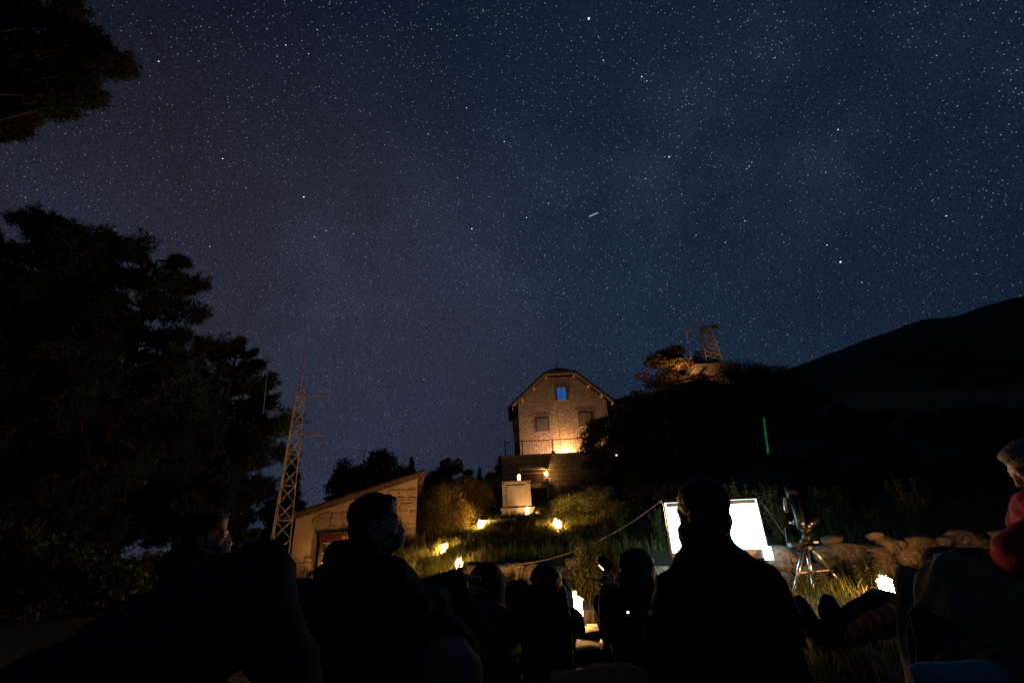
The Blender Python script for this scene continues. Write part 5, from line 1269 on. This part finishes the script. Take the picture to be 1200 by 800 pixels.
# ------------------------------------------------------------------ belongings on the ground
def soft(name, label, cat, mb, material, loc, voxel=.014, wrinkle=.006, wscale=10):
    o = link(name, remesh(mb, voxel, 5, wrinkle, wscale), material); o.location = loc; tag(o, label, cat); return o
def belongings():
    V = Vector
    c = at(527, 790, 1.75); b = V((c.x, 1.75, gz(c.x, 1.75)))
    h = at(530, 745, 1.75).z - b.z
    m = MB().ell((0, 0, h * .40), (.115, .09, h * .42)).ell((0, 0, h * .74), (.10, .08, h * .26)).ell((0, -.08, h * .3), (.085, .05, h * .2)); bp = soft('backpack', 'grey rounded backpack standing behind the masked man', 'backpack', m, 'cloth_stone', b)
    t = MB().tube([(-.03, 0, h * .96), (-.02, 0, h * 1.03), (.02, 0, h * 1.03), (.03, 0, h * .96)], .007, 6).build('carry_loop', 'cloth_black', bp)
    for sx in (-1, 1): MB().tube([(sx * .06, .06, h * .9), (sx * .075, .13, h * .6), (sx * .07, .10, h * .15)], .014, 6).build('strap', 'cloth_black', bp)
    c = at(705, 800, 1.45); b = V((c.x, 1.45, gz(c.x, 1.45))); ht = at(705, 777, 1.5).z - b.z
    m = MB().ell((0, 0, ht * .5), (.13, .12, ht * .52)).cap((-.10, .02, ht * .80), (.07, .02, ht * .86), .05, .055).ell((0, 0, .05), (.15, .13, .07)); soft('rucksack', 'brown cloth bag catching the lantern light on its top', 'bag', m, 'cloth_brown', b)
    c = at(1126, 800, 1.15); b = V((c.x, 1.15, gz(c.x, 1.15))); ht = at(1126, 776, 1.15).z - b.z; w = at(1172, 790, 1.15).x - at(1080, 790, 1.15).x
    m = MB().box((0, 0, ht / 2), (w, .07, ht)); bm = soft('cushion', 'teal padded cushion standing upright in front of the person in grey', 'cushion', m, 'cloth_teal', b, .012, .003, 8)
    # brown-haired head lower down, replaced by a rolled brown bundle beside the hooded person
    c = at(543, 722, 2.8); b = V((c.x, 2.8, gz(c.x, 2.8))); ht = max(.12, at(543, 702, 2.8).z - b.z)
    m = MB().cap((-.10, 0, ht * .5), (.10, .05, ht * .5), ht * .5, ht * .48).ell((0, 0, .08), (.2, .16, .1)); soft('blanket', 'dark brown bundle standing in for a reclining head left of the hooded person', 'blanket', m, 'hair_brown', b)
    p = on(692, 768); o = MB()  # added black sheet standing for shade on the ground by the lantern
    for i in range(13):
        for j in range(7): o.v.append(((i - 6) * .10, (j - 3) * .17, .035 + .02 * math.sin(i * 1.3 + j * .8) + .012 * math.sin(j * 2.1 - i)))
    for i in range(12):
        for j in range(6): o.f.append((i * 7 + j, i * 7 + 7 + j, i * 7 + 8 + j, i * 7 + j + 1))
    o = o.build('blanket', 'cloth_black', None, True); o.modifiers.new('thickness', 'SOLIDIFY').thickness = .03; o.location = (p.x, p.y + .32, p.z + .01); tag(o, 'black sheet added to darken the lit ground before the main lantern', 'blanket')
    # pale slab edge behind the main lantern
    p = on(735, 731); o = MB().box((0, 0, .0), (1.5, .35, .12)).build('stone_slab', 'concrete'); o.location = (p.x + .25, p.y + .35, p.z + .04); o.rotation_euler = (0, 0, -.03); tag(o, 'long low stone slab behind the main lantern', 'slab')
    # red lamps far off among the pines
    for px, py, Y, lab in ((155.5, 579.5, 26, 'red beacon lamp on a thin pole glimpsed through the pines'), (283, 601, 40, 'faint red beacon lamp on a thin pole near the lattice mast')):
        q = at(px, py, Y); r = empty('red_beacon', (q.x, Y, gz(q.x, Y) - .02)); tag(r, lab, 'beacon'); hh = q.z - r.location.z
        MB().tube([(0, 0, -.1), (0, 0, hh - .05)], .03, 6).build('pole', 'iron', r); MB().ell((0, 0, hh), (.075, .075, .06)).build('lamp', 'red_lamp', r, True)
belongings()
def knee_blanket():
    V = Vector; k1 = at(1100, 704, 2.05); k2 = at(1138, 706, 1.85); hx = at(1178, 740, 1.72).x
    segs = [(V((hx, 1.76, .13)), k1, .115, .105), (V((hx, 1.58, .13)), k2, .12, .11), (k1, V((k1.x - .07, k1.y, .12)), .10, .09), (k2, V((k2.x - .14, k2.y, .12)), .105, .09), (k1 + V((.05, 0, -.02)), k2 + V((.05, 0, -.02)), .07, .07), (V((hx + .05, 1.66, .22)), V((hx + .3, 1.6, .30)), .16, .15)]
    xs = np.arange(k1.x - .20, hx + .42, .0125); ys = np.arange(1.36, 2.30, .0125); X, Y = np.meshgrid(xs, ys); g = height_np(X, Y) + .02; Z = g.copy()
    for a, b, ra, rb in segs:
        for u in np.linspace(0, 1, 22):
            c = a.lerp(b, u); r = ra + (rb - ra) * u; d2 = (X - c.x) ** 2 + (Y - c.y) ** 2; Z = np.where(d2 < r * r, np.maximum(Z, c.z + np.sqrt(np.maximum(0, r * r - d2))), Z)
    H = Z.copy()
    for _ in range(26):                                    # let the cloth hang between what holds it up
        P = np.pad(H, 1, mode='edge'); A = (P[:-2, 1:-1] + P[2:, 1:-1] + P[1:-1, :-2] + P[1:-1, 2:]) / 4; H = np.maximum(Z * .0 + A, Z)
    for _ in range(3):
        P = np.pad(H, 1, mode='edge'); H = (P[:-2, 1:-1] + P[2:, 1:-1] + P[1:-1, :-2] + P[1:-1, 2:] + P[1:-1, 1:-1]) / 5
    h = np.clip((H - g) / .2, 0, 1)
    W = np.array([[1 - abs(mnoise.noise((x * 7 + y * 3, y * 9 - x * 2, 3.0))) * 2.4 + .5 * (1 - abs(mnoise.noise((x * 17, y * 15, 8.0))) * 2.4) for x in xs] for y in ys])
    N0 = np.stack(np.gradient(-H, .0125, .0125)[::-1] + [np.ones_like(H)], -1); N0 /= np.linalg.norm(N0, axis=-1)[..., None]
    Vv = np.stack([X, Y, H + .012], -1) + N0 * (W * .030 * (.25 + .75 * h))[..., None]
    nx = len(xs); ny = len(ys); a = (np.arange(ny - 1)[:, None] * nx + np.arange(nx - 1)[None, :]).ravel(); org = np.array([k1.x, k1.y, gz(k1.x, k1.y)])
    o = link('blanket', tri_mesh('blanket', Vv.reshape(-1, 3) - org, np.stack([a, a + 1, a + nx + 1, a + nx], 1)), 'cloth_grey', None, True); o.location = org; o.modifiers.new('thickness', 'SOLIDIFY').thickness = .008
    tag(o, 'crumpled grey blanket thrown over the drawn-up knees beside the teal cushion', 'blanket')
knee_blanket()

# ------------------------------------------------------------------ grass and weeds
def grass():
    rng = np.random.default_rng(9)
    P = []
    def scatter(px0, px1, Y0, Y1, n):
        px = rng.uniform(px0, px1, n); Y = rng.uniform(Y0, Y1, n) 
        t = np.array([_tcol(a) for a in np.linspace(px0, px1, 60)]); tt = np.interp(px, np.linspace(px0, px1, 60), t)
        P.append(np.stack([tt * Y, Y], 1))
    scatter(480, 760, 9.1, 24, 62000); scatter(440, 540, 10, 19, 16000); scatter(560, 720, 20, 30, 16000); scatter(880, 1180, 6.6, 8.0, 5000); scatter(540, 800, 7.0, 8.4, 5000); scatter(760, 1200, 8.6, 14, 16000); scatter(330, 480, 13, 16.5, 5000); scatter(560, 1160, 5.0, 7.4, 6000); scatter(880, 1120, 2.2, 5.0, 9000)
    for px, Y, n, s in ((538, 9.9, 2200, .4), (521, 14, 2200, .6), (562, 21, 1800, .7), (655, 17, 4200, .9), (381, 14.9, 900, .35), (618, 25, 900, .8)):
        c = gat(px, Y); q = rng.normal(size=(n, 2)) * s; P.append(q + np.array([[c.x, c.y]]))
    P = np.concatenate(P)
    # clumpy: keep by a noise
    k = np.sin(P[:, 0] * 4.1 + np.sin(P[:, 1] * 3.3) * 1.7) * np.cos(P[:, 1] * 3.7 + np.sin(P[:, 0] * 2.9)) ; P = P[k > rng.uniform(-1.1, .9, len(P))]
    lan = np.array([[o.location.x, o.location.y] for o in COL.objects if o.name.startswith('lantern')])
    dx = P[:, None, 0] - lan[None, :, 0]; dy = P[:, None, 1] - lan[None, :, 1]
    near = ((np.abs(dx) < .13) & (np.abs(dy) < .13)).any(1); P = P[~near]; dx = dx[~near]; dy = dy[~near]
    front = ((np.abs(dx) < .22) & (dy < .1) & (dy > -1.6)).any(1)
    z = height_np(P[:, 0], P[:, 1]); n = len(P); base = np.stack([P[:, 0], P[:, 1], z - .01], 1)
    h = (rng.gamma(4.0, .035, n) + .03)[:, None] * np.where(front, .45, 1.0)[:, None] * np.clip(P[:, 1] / 9.0, .28, 1.0)[:, None]; th = rng.uniform(0, 2 * PI, n); side = np.stack([np.cos(th), np.sin(th), np.zeros(n)], 1); bend = np.stack([-np.sin(th), np.cos(th), np.zeros(n)], 1) * h * rng.uniform(.1, .6, n)[:, None]
    w = (.004 + .0004 * P[:, 1])[:, None]
    upv = np.array([[0, 0, 1.0]])
    V = np.stack([base - side * w, base + side * w, base + side * w * .7 + upv * h * .6 + bend * .35, base - side * w * .7 + upv * h * .6 + bend * .35, base + upv * h + bend], 1).reshape(-1, 3)
    i = np.arange(n)[:, None] * 5; Fc = np.concatenate([i + np.array([[0, 1, 2]]), i + np.array([[0, 2, 3]]), i + np.array([[3, 2, 4]])])
    o = link('grass', tri_mesh('grass', V, Fc), 'grass'); tag(o, 'short green grass on the slope and terrace', 'grass', kind='stuff')
grass()
def weed_mesh(seed, h, nstem, leaf, spread):
    rng = np.random.default_rng(seed); mb = MB(); PP = []
    for s in range(nstem):
        th = rng.uniform(0, 2 * PI); r = spread * rng.uniform(.2, 1); hh = h * rng.uniform(.6, 1.05); e = Vector((r * math.cos(th), r * math.sin(th), hh)); m = e * .5 + Vector((0, 0, hh * .1)); b = Vector((rng.normal() * .04, rng.normal() * .04, -.03))
        mb.tube([b, m, e], [.005, .004, .002], 4)
        for u in np.linspace(.15, 1.02, int(hh / .035)):
            p = b.lerp(m, u * 2) if u < .5 else m.lerp(e, u * 2 - 1); PP.append(np.array(p)[None] + rng.normal(size=(4, 3)) * .022)
    V, Fc = leaf_quads(np.concatenate(PP), leaf, rng, .3, .4); return mb.mesh('stem'), tri_mesh('leaves', V, Fc)
def weeds():
    WM = [weed_mesh(81, .85, 11, .055, .22), weed_mesh(82, .6, 10, .05, .2), weed_mesh(83, 1.05, 12, .055, .26), weed_mesh(84, .4, 9, .045, .16)]
    def put(px, Y, k, s, label, group, rz):
        p = gat(px, Y); t = empty('weed', (p.x, p.y, p.z), rz); t.scale = (s, s, s); tag(t, label, 'plant', group); link('stem', WM[k][0], 'bark', t); link('leaves', WM[k][1], 'leaf_weed', t)
    for i, (px, Y, k, s) in enumerate(((686, 6.9, 0, .75), (696, 7.1, 2, .7), (704, 6.8, 1, .8), (676, 7.4, 1, .7), (716, 7.2, 2, .65), (668, 7.5, 3, .9), (690, 7.6, 2, .75), (708, 7.7, 2, .75), (726, 7.3, 0, .75), (745, 7.5, 2, .7), (762, 7.3, 1, .8))):
        put(px, Y, k, s, 'tall leafy weed at the foot of the boulder wall behind the main lantern', 'weeds behind the main lantern', i * 1.3)
    for i in range(16): put(random.uniform(545, 665), random.uniform(7.2, 7.9), 3, random.uniform(.5, .85), 'low leafy weed at the foot of the boulders behind the hooded person', 'weeds below the boulders', i * 1.1)
    for i in range(22): put(random.uniform(925, 1180), random.uniform(6.7, 7.3), random.choice((3, 3, 1)), random.uniform(.5, .8), 'leafy weed at the foot of the boulder wall near the tilted lantern', 'weeds by the tilted lantern', i * 1.7)
    for i in range(30): put(random.uniform(640, 1180), random.uniform(8.8, 10.5), random.choice((0, 1, 2)), random.uniform(.6, 1.0), 'tall weed growing on top of the boulder wall', 'weeds on top of the boulder wall', i * .9)
    for i in range(9): put(random.uniform(528, 562), random.uniform(9.7, 10.4), 3, random.uniform(.4, .7), 'short weed around the lantern above the boulder wall', 'weeds round the grass lantern', i * .7)
    for i in range(5): put(366 + random.uniform(-4, 6), 15.2 + random.uniform(-.3, .3), 1, random.uniform(.5, .8), 'lit weed at the foot of the shed wall', 'weeds by the shed', i * .7)
weeds()

bpy.data.scenes.remove(TMP)
